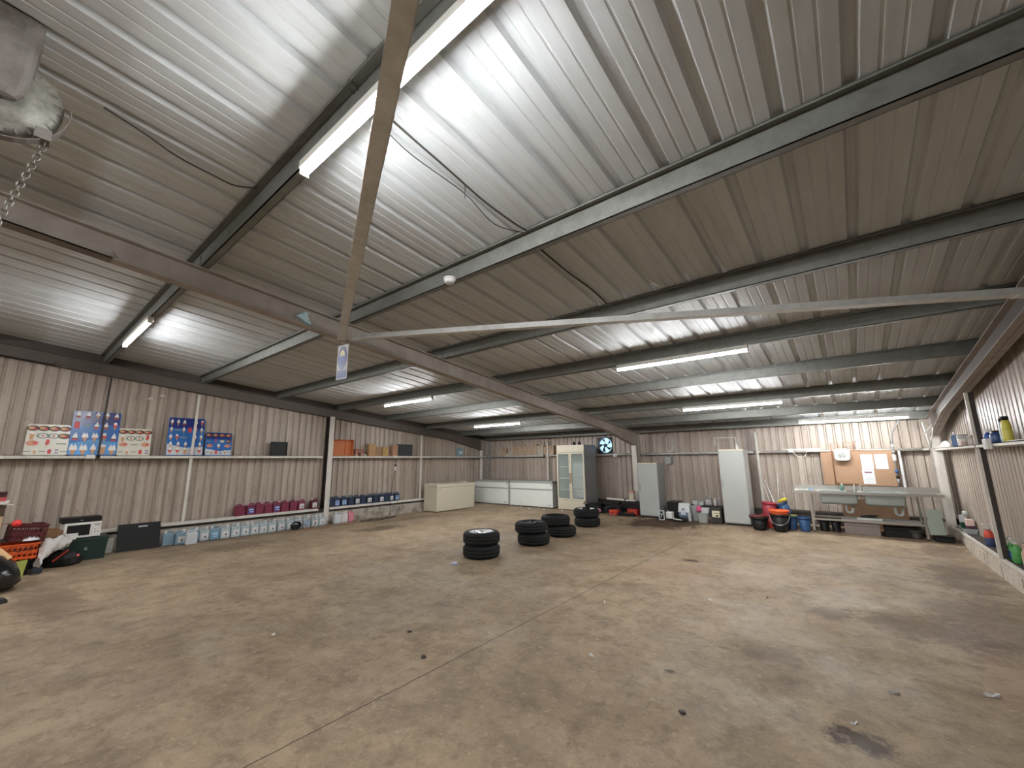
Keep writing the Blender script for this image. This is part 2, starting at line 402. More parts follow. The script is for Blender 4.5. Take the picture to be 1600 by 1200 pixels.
for (x0, x1, lb, mt) in ((-11.3, -8.63, 'grey rail over the chest freezers', BRACE), (-8.55, -5.07, 'grey rail behind the glass door fridge', BRACE), (-4.93, -1.90, 'rail behind the tall white fridges', BRACE), (-1.83, 1.38, 'pale rail over the plywood board', WHITE)):
    m = MB(); m.box(x0, x1, 12.45, 12.455, 1.765, 1.825); m.box(x0, x1, 12.45, YB, 1.817, 1.825); m.box(x0, x1, 12.45, YB, 1.765, 1.771)
    m.tube([(x0+.1, 12.435, 1.80), (x1-.1, 12.435, 1.80)], .014)
    struct('rail_beam', m, mt, lb)

# portal frames: tapered I-sections
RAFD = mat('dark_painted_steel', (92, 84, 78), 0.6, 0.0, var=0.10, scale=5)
def rafter(xc, label, fl=None, wb=None):
    m = MB(); hw = .07
    def bot(y):
        base = 3.515 - S*y
        if y < .38: return base-.0 - (0.38-y)*0.26 if y > APEX else base
        if y > 10.3: return base - (y-10.3)*0.10
        return base
    ys = [APEX, .38, 10.3, 12.04]
    zt = lambda y: 3.75-S*y
    m.loft([[(xc-hw, y, zt(y)-.012), (xc+hw, y, zt(y)-.012), (xc+hw, y, zt(y)), (xc-hw, y, zt(y))] for y in (APEX, 12.36)])
    m.loft([[(xc-hw, y, bot(y)), (xc+hw, y, bot(y)), (xc+hw, y, bot(y)+.012), (xc-hw, y, bot(y)+.012)] for y in ys])
    m.mat(1).loft([[(xc-.005, y, bot(y)), (xc+.005, y, bot(y)), (xc+.005, y, zt(y)), (xc-.005, y, zt(y))] for y in ys]); m.mat(0)
    # original bottom flange under the apex haunch and web stiffeners
    m.loft([[(xc-hw, y, 3.515-S*y), (xc+hw, y, 3.515-S*y), (xc+hw, y, 3.527-S*y), (xc-hw, y, 3.527-S*y)] for y in (APEX, .38)])
    m.prism([(xc-hw, bot(.38)+.012), (xc+hw, bot(.38)+.012), (xc+.006, bot(.38)+.10), (xc-.006, bot(.38)+.10)], .376, .386, 'y')
    # mirrored rafter beyond the apex
    ys2 = [APEX, -1.98, YF]
    def b2(y): 
        base = 3.515-S*(2*APEX-y); return base-(y+1.98)*.26 if y > -1.98 else base
    m.loft([[(xc-hw, y, b2(y)), (xc+hw, y, b2(y)), (xc+hw, y, b2(y)+.012), (xc-hw, y, b2(y)+.012)] for y in ys2])
    m.mat(1).loft([[(xc-.005, y, b2(y)), (xc+.005, y, b2(y)), (xc+.005, y, zr(y, 3.75)), (xc-.005, y, zr(y, 3.75))] for y in ys2]); m.mat(0)
    m.loft([[(xc-hw, y, zr(y, 3.75)-.012), (xc+hw, y, zr(y, 3.75)-.012), (xc+hw, y, zr(y, 3.75)), (xc-hw, y, zr(y, 3.75))] for y in (APEX, YF)])
    return struct('rafter_beam', m, [fl or RAFT, wb or RAFT], label)
XF = (-11.36, -5.0, 1.45)
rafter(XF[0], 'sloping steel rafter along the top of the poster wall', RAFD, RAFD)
rafter(XF[1], 'sloping steel rafter crossing mid shed with the sign')
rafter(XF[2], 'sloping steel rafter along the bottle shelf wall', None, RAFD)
m = MB(); m.loft([[(-11.43, y, zr(y, 3.74)), (-11.425, y, zr(y, 3.74)), (-11.425, y, zr(y)-.002), (-11.43, y, zr(y)-.002)] for y in (YF+.1, APEX, 12.3)])  # invented strip, its dark colour supplies the shade along the wall top
struct('trim_11', m, RAFD, 'added dark strip imitating shade between rafter and roof over the poster wall')
def column_y(xc, label, ztop):
    """frame column, web in the Y-Z plane; white inner flange"""
    m = MB(); hw = .07
    m.mat(0).box(xc-hw, xc+hw, 12.04, 12.052, 0, ztop)
    m.mat(1).box(xc-.005, xc+.005, 12.052, 12.36, 0, 2.45).box(xc-hw, xc+hw, 12.35, 12.36, 0, 2.45)
    # haunch knee triangle
    m.mat(1).prism([(12.04, ztop), (12.36, ztop), (12.36, 2.42), (12.04, 2.2)], xc-.006, xc+.006, 'x')
    return struct('column', m, [WHITE, RAFT], label)
column_y(-11.36, 'white steel column in the far corner by the freezers', 2.06)
column_y(-5.0, 'white steel column beside the tall white fridge', 2.06)
column_y(1.45, 'pale steel column in the corner beside the sink', 2.06)
# column on the poster wall
m = MB()
m.mat(0).box(-11.262, -11.25, 5.71, 5.85, 0, 2.92)
m.mat(1).box(-11.46, -11.262, 5.775, 5.785, 0, 2.92).box(-11.47, -11.458, 5.71, 5.85, 0, 2.92)
struct('column', m, [WHITE, DARKST], 'thick white steel column between red and blue jugs')
def post_y(x_face, x_back, y, z0, z1, label, wd=.05):
    m = MB()
    if x_face > 0:
        m.mat(0).box(x_face, x_face+.035, y-.02, y+.02, z0, z1); m.mat(1).box(x_face+.035, x_face+.09, y-.012, y+.02, z0, z1)
        return struct('column', m, [WHITE, DARKST], label)
    m = MB(); a, b = sorted((x_face, x_face+(.006 if x_back > x_face else -.006)))
    m.mat(0).box(a, b, y-wd/2, y+wd/2, z0, z1)
    x_back = x_face + (.075 if x_back > x_face else -.06)
    a, b = sorted((x_face-.007, x_back))
    m.mat(1).box(a, b, y+wd/2-.006 if x_face > 0 else y-.003, y+wd/2 if x_face > 0 else y+.003, z0, z1)
    return struct('column', m, [WHITE, DARKST], label)
post_y(-11.235, -11.47, 2.62, 1.83, 3.18, 'thin white post crossing the blue poster')
post_y(-11.235, -11.47, 2.62, .412, 1.755, 'thin white post above the ledge by the magenta jugs')
post_y(-11.235, -11.47, 8.95, .412, 2.52, 'thin white post beside the cream chest freezer', .075)
m = MB(); m.box(-11.30, -11.285, 1.145, 1.175, 1.83, 3.36); struct('column', m, DARKST, 'dark strip crossing the large blue poster')
post_y(1.42, 1.63, 8.62, 1.80, 2.54, 'thin white post behind the shelf bottles')
post_y(1.42, 1.63, 8.62, .29, 1.755, 'thin white post standing on the kerb ledge')
for (x, z0, z1, lb) in ((-8.42, .37, 2.3, 'thin white post behind the chest freezers'), (-1.81, .37, 2.32, 'thin white post beside the widest tall fridge')):
    m = MB(); m.box(x-.025, x+.025, 12.425, 12.431, z0, z1); m.box(x+.019, x+.025, 12.43, YB, z0, z1); struct('column', m, WHITE, lb)

# purlins (Z sections)
PUR = [(-8.9, 'along the opposite eaves'), (-7.2, 'of the opposite slope, lowest'), (-5.5, 'of the opposite slope, middle'), (-3.85, 'of the opposite slope, second'), (-2.2, 'behind the ridge'), (-0.62, 'at the ridge'), (1.02, 'carrying the two nearest tube lights'), (2.67, 'with the smoke alarm'), (4.32, 'crossing behind the long diagonal brace'),
       (5.97, 'carrying the middle pair of tube lights'), (7.62, 'between the two rows of far lights'), (9.27, 'carrying the far pair of tube lights'), (10.92, 'over the sink light'), (12.30, 'along the eaves')]
for (y, lb) in PUR:
    m = MB(); zt = zr(y); zb = zt-.17; t = .005
    x0, x1 = XL+.01, XR-.01
    m.box(x0, x1, y-t, y+t, zb, zt)                                  # web
    m.box(x0, x1, y-.065, y+t, zt-.006, zt-.001); m.box(x0, x1, y-.065, y-.061, zt-.02, zt-.003)   # top flange and lip towards the room
    m.box(x0, x1, y-t, y+.065, zb, zb+.005); m.box(x0, x1, y+.06, y+.065, zb, zb+.018)
    for xf in XF: m.box(max(xf-.05, x0), min(xf+.05, x1), y-.012, y-.004, zb-.0, zb+.13)           # cleats
    struct('purlin_beam', m, GALV, 'galvanised roof purlin ' + lb)
m = MB()  # white pieces in the roof recesses stand in for spots of daylight
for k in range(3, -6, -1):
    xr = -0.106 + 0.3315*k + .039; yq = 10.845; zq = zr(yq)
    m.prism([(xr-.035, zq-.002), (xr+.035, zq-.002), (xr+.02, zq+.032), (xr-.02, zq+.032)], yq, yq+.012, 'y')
struct('trim_10', m, mat('daylight_spot_white', (235, 235, 232), .8), 'row of white blocks imitating daylight spots above the sink light purlin')
# diagonal braces (angles)
def brace(p0, p1, w1, label):
    m = MB(); p0, p1 = Vector(p0), Vector(p1); d = (p1-p0).normalized(); u = d.cross(Vector((0, 0, 1))).normalized()
    if u.y > 0: u = -u
    v = u.cross(d)
    if v.z < 0: v = -v
    def strip(a0, a1, b0, b1): m.loft([[tuple(p+u*a+v*b) for a, b in ((a0, b0), (a1, b0), (a1, b1), (a0, b1))] for p in (p0, p1)])
    strip(0, w1, 0, .006); strip(0, .006, 0, w1)
    # fixing plate at the two ends
    for p, s in ((p0, 1), (p1, -1)):
        m.bar(p+u*w1/2-v*.002, p+u*w1/2+d*.16*s-v*.002, w1*1.02, .008, tuple(v))
    return struct('brace_beam', m, BRACE, label)
brace((-4.93, 2.62, 3.22), (1.40, -0.42, 3.40), .095, 'steel angle brace crossing under the nearest tube light')
brace((-4.86, 2.72, 3.22), (1.38, 5.22, 2.94), .09, 'long diagonal angle brace above the tyres')

# front shutter jambs behind the camera are left plain; a corner gusset rod by the sink column
m = MB(); m.tube([(1.36, 11.98, 1.80), (1.30, 11.98, 2.35)], .012); m.tube([(1.36, 11.98, 1.82), (1.37, 11.3, 2.20)], .012); m.tube([(1.31, 11.98, 2.12), (1.36, 11.3, 2.24)], .010)
tag(m.build('bracket', BRACE), 'thin pale rod bracket at the corner column above the shelf', 'bracket')

# trims on back wall (framed openings)
def frame_trim(i, x0, x1, z0, z1, lb, open_bottom=False):
    m = MB(); t = .03; y0, y1 = YB-.03, YB
    m.box(x0, x0+t, y0, y1, z0, z1); m.box(x1-t, x1, y0, y1, z0, z1); m.box(x0, x1, y0, y1, z1-t, z1)
    if not open_bottom: m.box(x0, x1, y0, y1, z0, z0+t)
    struct('trim_%d' % i, m, BRACE, lb)
frame_trim(7, -4.20, -3.99, 1.84, 2.30, 'pale narrow steel frame on the wall above the tall fridge')
frame_trim(8, -2.86, -2.30, 1.98, 2.22, 'pale steel frame on the wall above the widest fridge', True)
m = MB(); m.box(-4.58, -4.55, YB-.03, YB, 1.83, 2.33); m.box(-4.45, -4.43, YB-.03, YB, 1.83, 2.31); struct('trim_9', m, BRACE, 'pair of pale upright strips above the tall fridge')

# ================================================================== lamps
TUBE = mat('lit_tube', (255, 255, 255), 0.5, emit=((0.97, 0.985, 1.0), LAMP))
def make_lamp(label, loc, w=1.83):
    t = thing('tube_light', label, 'light', loc, 0, 'LED tube lights under the purlins')
    m = MB(); m.box(-w/2, w/2, -.038, .038, .0, .055, .008); m.build('housing', WHITEP, t)
    m = MB(); m.lathe([(.012, -w/2+.005), (.024, -w/2+.012), (.024, w/2-.012), (.012, w/2-.005)], 12, (0, 0, -.010), 'x'); m.build('diffuser', TUBE, t)
    for sx in (-1, 1):
        m = MB(); m.box(sx*(w/2-.004)-.006, sx*(w/2-.004)+.006, -.03, .03, -.038, .056, .004); m.build('end_cap', WHITEP, t)
    return t
lampA = make_lamp('brightest tube light, nearest the camera, crossed by a brace', (-1.70, 1.02, zr(1.02)-.17-.056))
def lamp(x, y, lb, z=None, rx=0): return dup(lampA, (x, y, (zr(y)-.17-.056) if z is None else z), 0, lb)
lamp(-8.12, 1.02, 'tube light above the ice cream posters')
lamp(-8.08, 5.97, 'tube light above the dark blue jugs')
lamp(-1.75, 5.97, 'tube light just under the long diagonal brace')
lamp(-8.10, 9.27, 'tube light above the cream chest freezer')
lamp(-1.75, 9.27, 'tube light over the floor between tyres and sink')
for (x_, y_, lb_) in ((-1.78, -2.2, 'added fill tube light behind the camera, above the bottle shelf side'), (-8.1, -2.2, 'added fill tube light behind the camera, above the crate pile'), (-1.78, -5.5, 'added fill tube light deep behind the camera, bottle shelf side'), (-8.1, -5.5, 'added fill tube light deep behind the camera, crate pile side'), (-4.9, -7.2, 'added fill tube light deepest behind the camera, mid shed')):
    lamp(x_, y_, lb_)  # unseen tubes added behind the camera as fill light
l7 = lamp(0.150, 11.42, 'low tube light above the sink, hung on two straps', 2.438)
for x in (-.30, .60): m = MB(); m.bar((x-.155, -.01, .055), (x-.17, -.03, .19), .05, .004, (0, 1, 0)); m.build('strap', WHITEP, l7)

# ================================================================== tyres
def make_tyre(face, alloy, spokes=5):
    t = thing('car_wheel', 'x', 'wheel', (0, 0, 0), 0, 'car wheels stacked in pairs on the floor')
    R, W = .322, .215
    m = MB(); n = 40
    prof = [(.222, .006), (.262, .000), (.292, .012), (.308, .034), (.322, .046), (.3235, .075), (.318, .078), (.318, .084), (.3235, .087), (.324, .13), (.318, .133), (.318, .139), (.3235, .142), (.322, .168), (.308, .182), (.292, .203), (.262, .215), (.222, .209), (.216, .19), (.216, .025)]
    prof.append(prof[0]); m.lathe(prof, n, cap=False); m.build('tyre', RUB, t)
    if face:
        m = MB()
        m.lathe([(.221, .20), (.218, .206), (.205, .205), (.196, .17), (.190, .05), (.186, .05), (.192, .175)], 40, cap=False)
        m.lathe([(.05, .15), (.05, .168), (.034, .178), (.028, .170), (.001, .168)], 20, cap=False)
        for k in range(spokes):
            a = 2*PI*k/spokes
            for da in (-.16, .16):
                c, s = math.cos(a+da*.3), math.sin(a+da*.3); c2, s2 = math.cos(a+da), math.sin(a+da)
                m.bar((c*.035, s*.035, .160), (c2*.205, s2*.205, .180), .026, .022)
        m.cyl(.188, .045, .052, n=24)
        r = m.build('rim', [alloy], t)
        m = MB(); m.cyl(.14, .055, .07, n=24); m.build('brake_side_disc', ALLOYD, t)
    return t
stk = [(-5.18, 5.51, 'stack nearest the camera', 0, 0), (-5.09, 6.94, 'second stack from the camera', -.05, -.02),
       (-5.12, 8.03, 'third stack, half hidden behind the second', -.14, -.02), (-5.31, 9.55, 'fourth stack, beside the glass door fridge', -.02, .0)]
wheelA = make_tyre(True, ALLOY, 5)
wheelD = make_tyre(True, ALLOYD, 6)
wheelP = make_tyre(False, ALLOY)
for i, (x, y, lb, ox, oy) in enumerate(stk):
    low = dup(wheelD, (x, y, 0), .4+i, 'car wheel at the bottom of the ' + lb)
    src = [wheelA, wheelD, wheelP, wheelA][i]
    top = dup(src, (x+ox, y+oy, .2155), 1.1*i+.3, ['shiny alloy wheel topping the ', 'dark spoked wheel topping the ', 'bare dark tyre topping the ', 'wheel carrying a black lamp, topping the '][i] + lb)
for wsrc in (wheelA, wheelD, wheelP):
    for ch in list(wsrc.children): bpy.data.objects.remove(ch)
    bpy.data.objects.remove(wsrc)
# work lamp on the fourth stack
t = thing('work_lamp', 'black portable work lamp standing on the fourth stack of wheels', 'lamp', (-5.30, 9.50, .405), -.55)
m = MB(); m.box(-.09, .09, -.05, .05, .0, .14, .02); m.box(-.10, .10, -.06, .06, 0, .03, .01); m.build('body', BLACK, t)
m = MB(); m.box(-.07, .04, -.056, -.05, .06, .13, .0); m.build('lens', WHITEP, t)
m = MB(); m.tube(smooth_path([(.085, 0, .03), (.17, 0, .06), (.17, 0, .17), (.07, 0, .19), (-.08, 0, .17), (-.09, 0, .12)], 5), .011); m.build('handle', BLACK, t)

# ================================================================== jugs
def jug_parts(t, body, cap, label=None, swirl=None, side=1, wd=.176, dp=.13, h=.29):
    """front faces +x locally; width along y"""
    m = MB(); hw = wd/2; sh = h*.80
    # outline (y,z) with shoulder
    poly = [(-hw, .012), (-hw+.012, 0), (hw-.012, 0), (hw, .012), (hw, sh-.02), (hw-.018, sh), (hw-.05, sh+.006), (-hw+.05, sh+.006), (-hw+.018, sh), (-hw, sh-.02)]
    n = len(poly); rings = []
    for (x, k) in ((-dp/2, .90), (-dp/2+.012, 1), (dp/2-.012, 1), (dp/2, .90)):
        rings.append([(x, p[0]*k, (p[1]-h*.4)*k+h*.4 if k < 1 else p[1]) for p in poly])
    m.loft(rings)
    m.build('body', body, t)
    m = MB(); m.tube(smooth_path([(0, -side*(hw-.02), sh-.01), (0, -side*(hw-.02), h*.88), (0, -side*(hw-.05), h*.92), (0, side*.01, h*.91), (0, side*.025, sh)], 4), .014, 6)
    m.build('handle', body, t)
    m = MB(); m.cyl(.024, sh-.002, h-.012, (0, side*(hw-.04), 0), n=12); m.cyl(.027, h-.03, h, (0, side*(hw-.04), 0), n=12); m.build('cap', cap, t)
    if label:
        m = MB(); m.mat(0).box(dp/2, dp/2+.0015, -hw*.62, hw*.70, h*.16, h*.58)
        if swirl:
            m.mat(1).box(dp/2+.0015, dp/2+.0025, -hw*.5, hw*.55, h*.40, h*.50).box(dp/2+.0015, dp/2+.0025, -hw*.3, hw*.6, h*.24, h*.30)
        else:
            m.mat(1).prism([(hw*.15+.016*math.cos(a*PI/4), h*.30+.022*math.sin(a*PI/4)) for a in range(8)], dp/2+.0015, dp/2+.0025, 'x')
        m.build('label', label, t)
LBW = [PAPER, INK]; BLAB = mat('blue_label', (58, 92, 168), .5); LBB = [BLAB, PAPER]; LBC = [mat('pale_blue_label', (170, 196, 224), .5), BLAB]; LBS = [mat('sky_label', (96, 160, 204), .5), PAPER]
MAG = mat('magenta_jug', (118, 46, 70), .3, var=.06); MAGD = mat('dark_red_jug', (88, 28, 46), .3)
NAVY = mat('navy_jug', (40, 54, 76), .3, var=.08); NAVYC = mat('navy_cap', (120, 130, 146), .4)
CLR = mat('clear_jug', (172, 184, 188), .25, var=.05); CLB = mat('clear_blue_jug', (126, 154, 168), .25, var=.05); CLW = mat('milky_jug', (196, 200, 204), .3, var=.03)
CLP = mat('pink_jug', (206, 132, 146), .3); PCAP = mat('pale_cap', (214, 214, 214), .4); MCAP = mat('pink_cap', (200, 150, 168), .4)
def jug(x, y, z, body, cap, label, lb, side=1, rz=0, group=None, **k):
    t = thing('plastic_jug', lb, 'jug', (x, y, z), rz, group)
    jug_parts(t, body, cap, label, k.pop('swirl', None), side, **k)
    return t
G = 'magenta jugs on the wall ledge'
yy = [3.71, 3.935, 4.125, 4.32, 4.515, 4.715, 4.92, 5.12]
for i, y in enumerate(yy):
    lab = {1: LBB, 4: LBB, 7: LBW}.get(i)
    jug(-11.345, y, .412, MAG, MCAP, lab, 'magenta jug%s, %s on the ledge from the thin post' % ({1: ' with blue label', 4: ' with blue label', 7: ' with white label'}.get(i, ''), ORD[i]),
        1 if i not in (1, 7) else -1, .25 if i == 0 else .02*((i*7) % 5-2), G, swirl=(lab is LBB), wd=.178 if i else .2)
jug(-11.345, 5.46, .412, MAGD, PCAP, LBW, 'dark red jug with white label standing alone on the ledge by the column', -1, 0, G)
G = 'dark blue jugs on the wall ledge'
b = [5.93, 6.10, 6.31, 6.52, 6.72, 6.91, 7.12, 7.33, 7.53, 7.70, 7.88, 8.09]
for i, y in enumerate(b):
    lab = {1: LBC, 2: LBC, 4: LBW, 6: LBW, 8: LBW, 10: LBW, 11: LBC}.get(i)
    jug(-11.345, y, .412, NAVY, NAVYC, lab, 'dark blue jug%s, %s from the thick column on the ledge' % ({True: '', False: ' with a label'}[lab is None], ORD[i]),
        1 if i % 3 else -1, .03*((i*5) % 5-2), G, swirl=(lab is LBC), wd=.17)
G = 'clear jugs on the floor along the kerb'
fl = [(-11.06, 2.37, CLB, None), (-10.98, 2.555, CLB, LBW), (-11.06, 2.80, CLB, LBS), (-11.04, 2.97, CLR, LBW), (-11.03, 3.16, CLB, LBS), (-11.02, 3.355, CLR, LBW), (-11.02, 3.555, CLR, LBW), (-11.02, 3.75, CLR, LBW),
      (-11.02, 3.94, CLR, LBW), (-11.02, 4.13, CLR, LBW), (-11.02, 4.325, CLR, LBW), (-11.03, 4.53, CLR, LBW), (-11.03, 4.74, CLR, LBW), (-11.03, 4.94, CLR, None), (-11.03, 5.15, CLR, LBS), (-11.03, 5.36, CLR, LBW), (-11.04, 5.55, CLR, LBW)]
for i, (x, y, bd, lab) in enumerate(fl):
    if i == 0: nm = 'blue tinted clear jug on the floor touching the black panel'
    elif i < 16: nm = 'clear jug%s, %s along the floor row from the black panel' % ({id(None): ' without label', id(LBW): ' with white label', id(LBS): ' with blue label'}[id(lab)], ORD[i])
    else: nm = 'clear jug with white label on the floor, hard against the thick column'
    jug(x, y, 0, bd, PCAP, lab, nm, 1 if i % 4 else -1, .03*((i*3) % 5-2), G, swirl=(lab is LBS), wd=.18)
jug(-10.80, 2.70, 0, CLW, PCAP, None, 'milky white jug standing in front of the clear floor row', 1, -.05, G, wd=.19, h=.295)
jug(-11.04, 5.99, 0, CLW, PCAP, None, 'milky jug on the floor just past the thick column', -1, .05, G, wd=.19)
jug(-11.06, 6.19, 0, mat('white_jug', (206, 198, 198), .35), PCAP, None, 'white jug on the floor between milky and pink jugs', 1, 0, G, wd=.19)
jug(-11.07, 6.39, 0, CLP, MCAP, None, 'pink jug on the floor, last of its row', 1, .1, G, wd=.17)

# cable bundle on the floor jugs and hoses
t = thing('cable_reel', 'black cable coil lying against the clear jugs', 'cable', (-10.86, 4.80, 0), 0)
m = MB()
for k in range(5):
    P = [(.02+.012*k, .09*math.cos(a/10*2*PI)*(1+.1*k), .11+.07*math.sin(a/10*2*PI)*(1+.08*k)) for a in range(11)]
    m.tube(smooth_path(P, 3), .011, 5)
m.box(-.01, .07, -.07, .07, .04, .13, .02); m.build('coil', BLACK, t)
random.seed(3)
def loose(name, pts, r, mt, lb, cat='cable', n=6, grp=None):
    m = MB(); m.tube(smooth_path(pts, n), r, 6); return tag(m.build(name, mt), lb, cat, grp)
TAN = mat('tan_cable', (150, 112, 86), .6)
loose('extension_cable', [(-10.84, 4.3, .012), (-10.7, 4.5, .012), (-10.86, 4.75, .03), (-10.75, 5.0, .012), (-10.9, 5.15, .2), (-10.92, 5.3, .24), (-10.8, 5.25, .05), (-10.72, 5.0, .012), (-10.66, 5.4, .012), (-10.72, 5.8, .012), (-10.6, 6.3, .012), (-10.75, 7.0, .012), (-10.9, 7.7, .012)], .007, TAN, 'tan cable snaking along the floor in front of the jugs')
loose('extension_cable', [(-10.72, 4.35, .01), (-10.55, 4.7, .01), (-10.62, 5.1, .01), (-10.8, 5.05, .06), (-10.9, 4.95, .2), (-10.82, 4.7, .02), (-10.6, 4.95, .01), (-10.5, 5.5, .01)], .006, TAN, 'second tan cable looped round the black coil')
HOSE = mat('dark_hose', (60, 54, 50), .6)
loose('hose', [(-11.24, 7.95, 1.74), (-11.23, 7.93, 1.40), (-11.22, 7.85, 1.0), (-11.15, 7.75, .6), (-11.05, 7.68, .25), (-10.95, 7.55, .015), (-10.85, 7.2, .012), (-10.8, 6.8, .012), (-10.9, 6.9, .012), (-10.8, 7.4, .012)], .008, HOSE, 'dark cable hanging from the rail down to the floor past the navy jugs', 'cable')
loose('hose', [(-10.75, 6.5, .012), (-10.6, 6.9, .012), (-10.68, 7.4, .012), (-10.9, 7.8, .012), (-10.75, 7.1, .02), (-10.85, 6.6, .012)], .011, HOSE, 'dark hose coiled on the floor before the kerb', 'hose')
t = thing('cable_socket', 'white in line socket hanging on the dark cable', 'socket', (-11.215, 7.92, 1.36)); m = MB(); m.box(-.02, .02, -.025, .025, 0, .13, .01); m.build('body', WHITEP, t)
m = MB(); m.box(-.021, .021, -.026, .026, .13, .19, .01); m.build('plug', BLACK, t)
# thin sticks against the ledge
for k, (y, z1) in enumerate(((6.98, .58), (7.22, .40), (7.50, .34), (7.90, .36))):
    loose('thin_stake', [(-11.08, y, 0), (-11.15, y+.01, z1*.5), (-11.23, y+.02, z1)], .006, GREYP, ['tallest thin grey stake leaning on the ledge lip', 'thin grey stake beside the tallest stake', 'short grey stake midway along the bare kerb', 'short grey stake below the last navy jug'][k], 'stake')

# ================================================================== posters
SKY = mat('poster_blue', (52, 108, 178), .25, var=.25, scale=1.4); SKYD = mat('poster_deep_blue', (38, 52, 118), .25, var=.15, scale=3); SKYL = mat('poster_light_blue', (92, 152, 206), .25, var=.2, scale=3)
PWH = mat('poster_white', (214, 210, 196), .25); PPALE = mat('poster_pale', (196, 200, 202), .25)
CONE = mat('cone_tan', (196, 146, 102), .4); CHOC = mat('chocolate_brown', (70, 46, 38), .4); STRAW = mat('strawberry_red', (198, 62, 62), .4); CREAM = mat('cream_print', (226, 224, 220), .35)
MINT = mat('grey_green_print', (134, 146, 130), .4); PURP = mat('purple_print', (112, 92, 148), .4); SALM = mat('salmon_print', (206, 128, 112), .4)
PM = [PWH, SKYD, SKY, SKYL, CREAM, CONE, CHOC, STRAW, MINT, PURP, SALM, PPALE]
def rrect(w, h, r=.03, n=4, y0=0, z0=0):
    P = []
    for (cy, cz, a0) in ((w/2-r, h-r, 0), (-w/2+r, h-r, 90), (-w/2+r, r, 180), (w/2-r, r, 270)):
        for k in range(n+1):
            a = math.radians(a0+90*k/n); P.append((y0+cy+r*math.cos(a), z0+cz+r*math.sin(a)))
    return P
def icon(m, kind, y, z, s, x):
    """small food picture; y grows to the picture's far side"""
    s *= 1.3
    def poly(P, mi, dx=0): m.mat(mi).prism([(y+p[0]*s, z+p[1]*s) for p in P], x+dx, x+dx+.0012, 'x')
    def ell(a, b, mi, cy=0, cz=0, dx=0, n=12): poly([(cy+a*math.cos(2*PI*k/n), cz+b*math.sin(2*PI*k/n)) for k in range(n)], mi, dx)
    if kind == 'cone':
        poly([(-.30, -.1), (.30, -.1), (.06, -1), (-.06, -1)], 5); poly([(-.38, -.1), (.38, -.1), (.30, .35), (.1, .75), (0, 1), (-.12, .7), (-.3, .35)], 4, .0004)
    elif kind == 'cone_red':
        poly([(-.24, -.1), (.24, -.1), (.05, -1), (-.05, -1)], 5); ell(.42, .42, 7, 0, .1, .0004); ell(.3, .35, 4, 0, .55, .0008)
    elif kind == 'tub':
        poly([(-.45, -.8), (.45, -.8), (.38, -.55), (-.38, -.55)], 7); poly([(-.42, -.5), (.42, -.5), (.36, .1), (.08, .9), (-.3, .15)], 4, .0004); poly([(-.42, -.55), (.42, -.55), (.42, -.3), (-.42, -.3)], 6, .0008)
    elif kind == 'twin':
        poly([(-.36, -.2), (.36, -.2), (.12, -1), (-.12, -1)], 5); poly([(-.5, -.2), (.5, -.2), (.45, .3), (.2, .9), (0, .4), (-.22, .9), (-.45, .3)], 4, .0004)
    elif kind == 'plate':
        ell(1.0, .62, 6); ell(.55, .34, 5, -.2, .05, .0004); ell(.3, .22, 7, .3, -.1, .0008)
    elif kind == 'plate2':
        ell(1.0, .62, 8); ell(.6, .36, 4, 0, 0, .0004); ell(.3, .2, 10, 0, 0, .0008)
    elif kind == 'plate3':
        ell(1.0, .62, 10); ell(.5, .36, 5, -.2, 0, .0004); ell(.3, .2, 7, .35, .05, .0008)
    elif kind == 'lolly':
        poly([(-.3, -.3), (.3, -.3), (.36, .8), (.1, 1), (-.2, .9)], 7); poly([(-.05, -1), (.05, -1), (.05, -.3), (-.05, -.3)], 5)
    elif kind == 'purple': poly([(-.35, -.7), (.35, -.7), (.35, .7), (-.35, .7)], 9); poly([(-.2, -.3), (.2, -.3), (.2, .3), (-.2, .3)], 4, .0004)
    elif kind == 'shake': poly([(-.25, -.9), (.25, -.9), (.35, .5), (-.35, .5)], 5); ell(.36, .3, 4, 0, .6, .0004)
    elif kind == 'red': poly([(-.4, -.8), (.4, -.8), (.45, .6), (.1, .8), (-.45, .6)], 7)
    elif kind == 'dash': poly([(-.8, -.2), (.8, -.2), (.8, .1), (-.8, .1)], 8)
def poster(label, y0, y1, h, style, lean=.10, rows=None, face=-11.30, z=1.822, rot=0):
    t = thing('ice_cream_poster', label, 'poster', (face-.003, (y0+y1)/2, z), 0, 'ice cream posters on the rail shelf', rx=rot)
    w = y1-y0; m = MB(); th = .004
    if style == 'white': m.mat(0).prism(rrect(w, h, .03), -th, 0, 'x')
    else:
        m.mat(2).prism(rrect(w, h, .03), -th, 0, 'x')
        m.mat(1).prism([(-w/2+.004, h*.72), (w/2-.004, h*.70), (w/2-.012, h-.02), (w/2-.03, h-.006), (-w/2+.03, h-.006), (-w/2+.012, h-.02)], 0, .0006, 'x')
        if style == 'blue': m.mat(3).prism([(-w/2+.01, .012), (w/2-.01, .012), (w/2-.004, h*.30), (0, h*.36), (-w/2+.004, h*.26)], 0, .0006, 'x')
        else: m.mat(11).prism([(-w/2+.012, .012), (w/2-.012, .012), (w/2-.004, h*.24), (0, h*.20), (-w/2+.004, h*.30)], 0, .0006, 'x')
    for (z_, ks) in rows:
        for (yy_, kd, s) in ks: icon(m, kd, (yy_-.5)*w, z_*h, s, .0008)
    o = m.build('board', PM, t)
    o.rotation_euler = (0, -math.atan(lean/h)*.9, 0)
    return t
def row(z, kinds, s): n = len(kinds); return (z, [((i+.5)/n, k, s) for i, k in enumerate(kinds) if k])
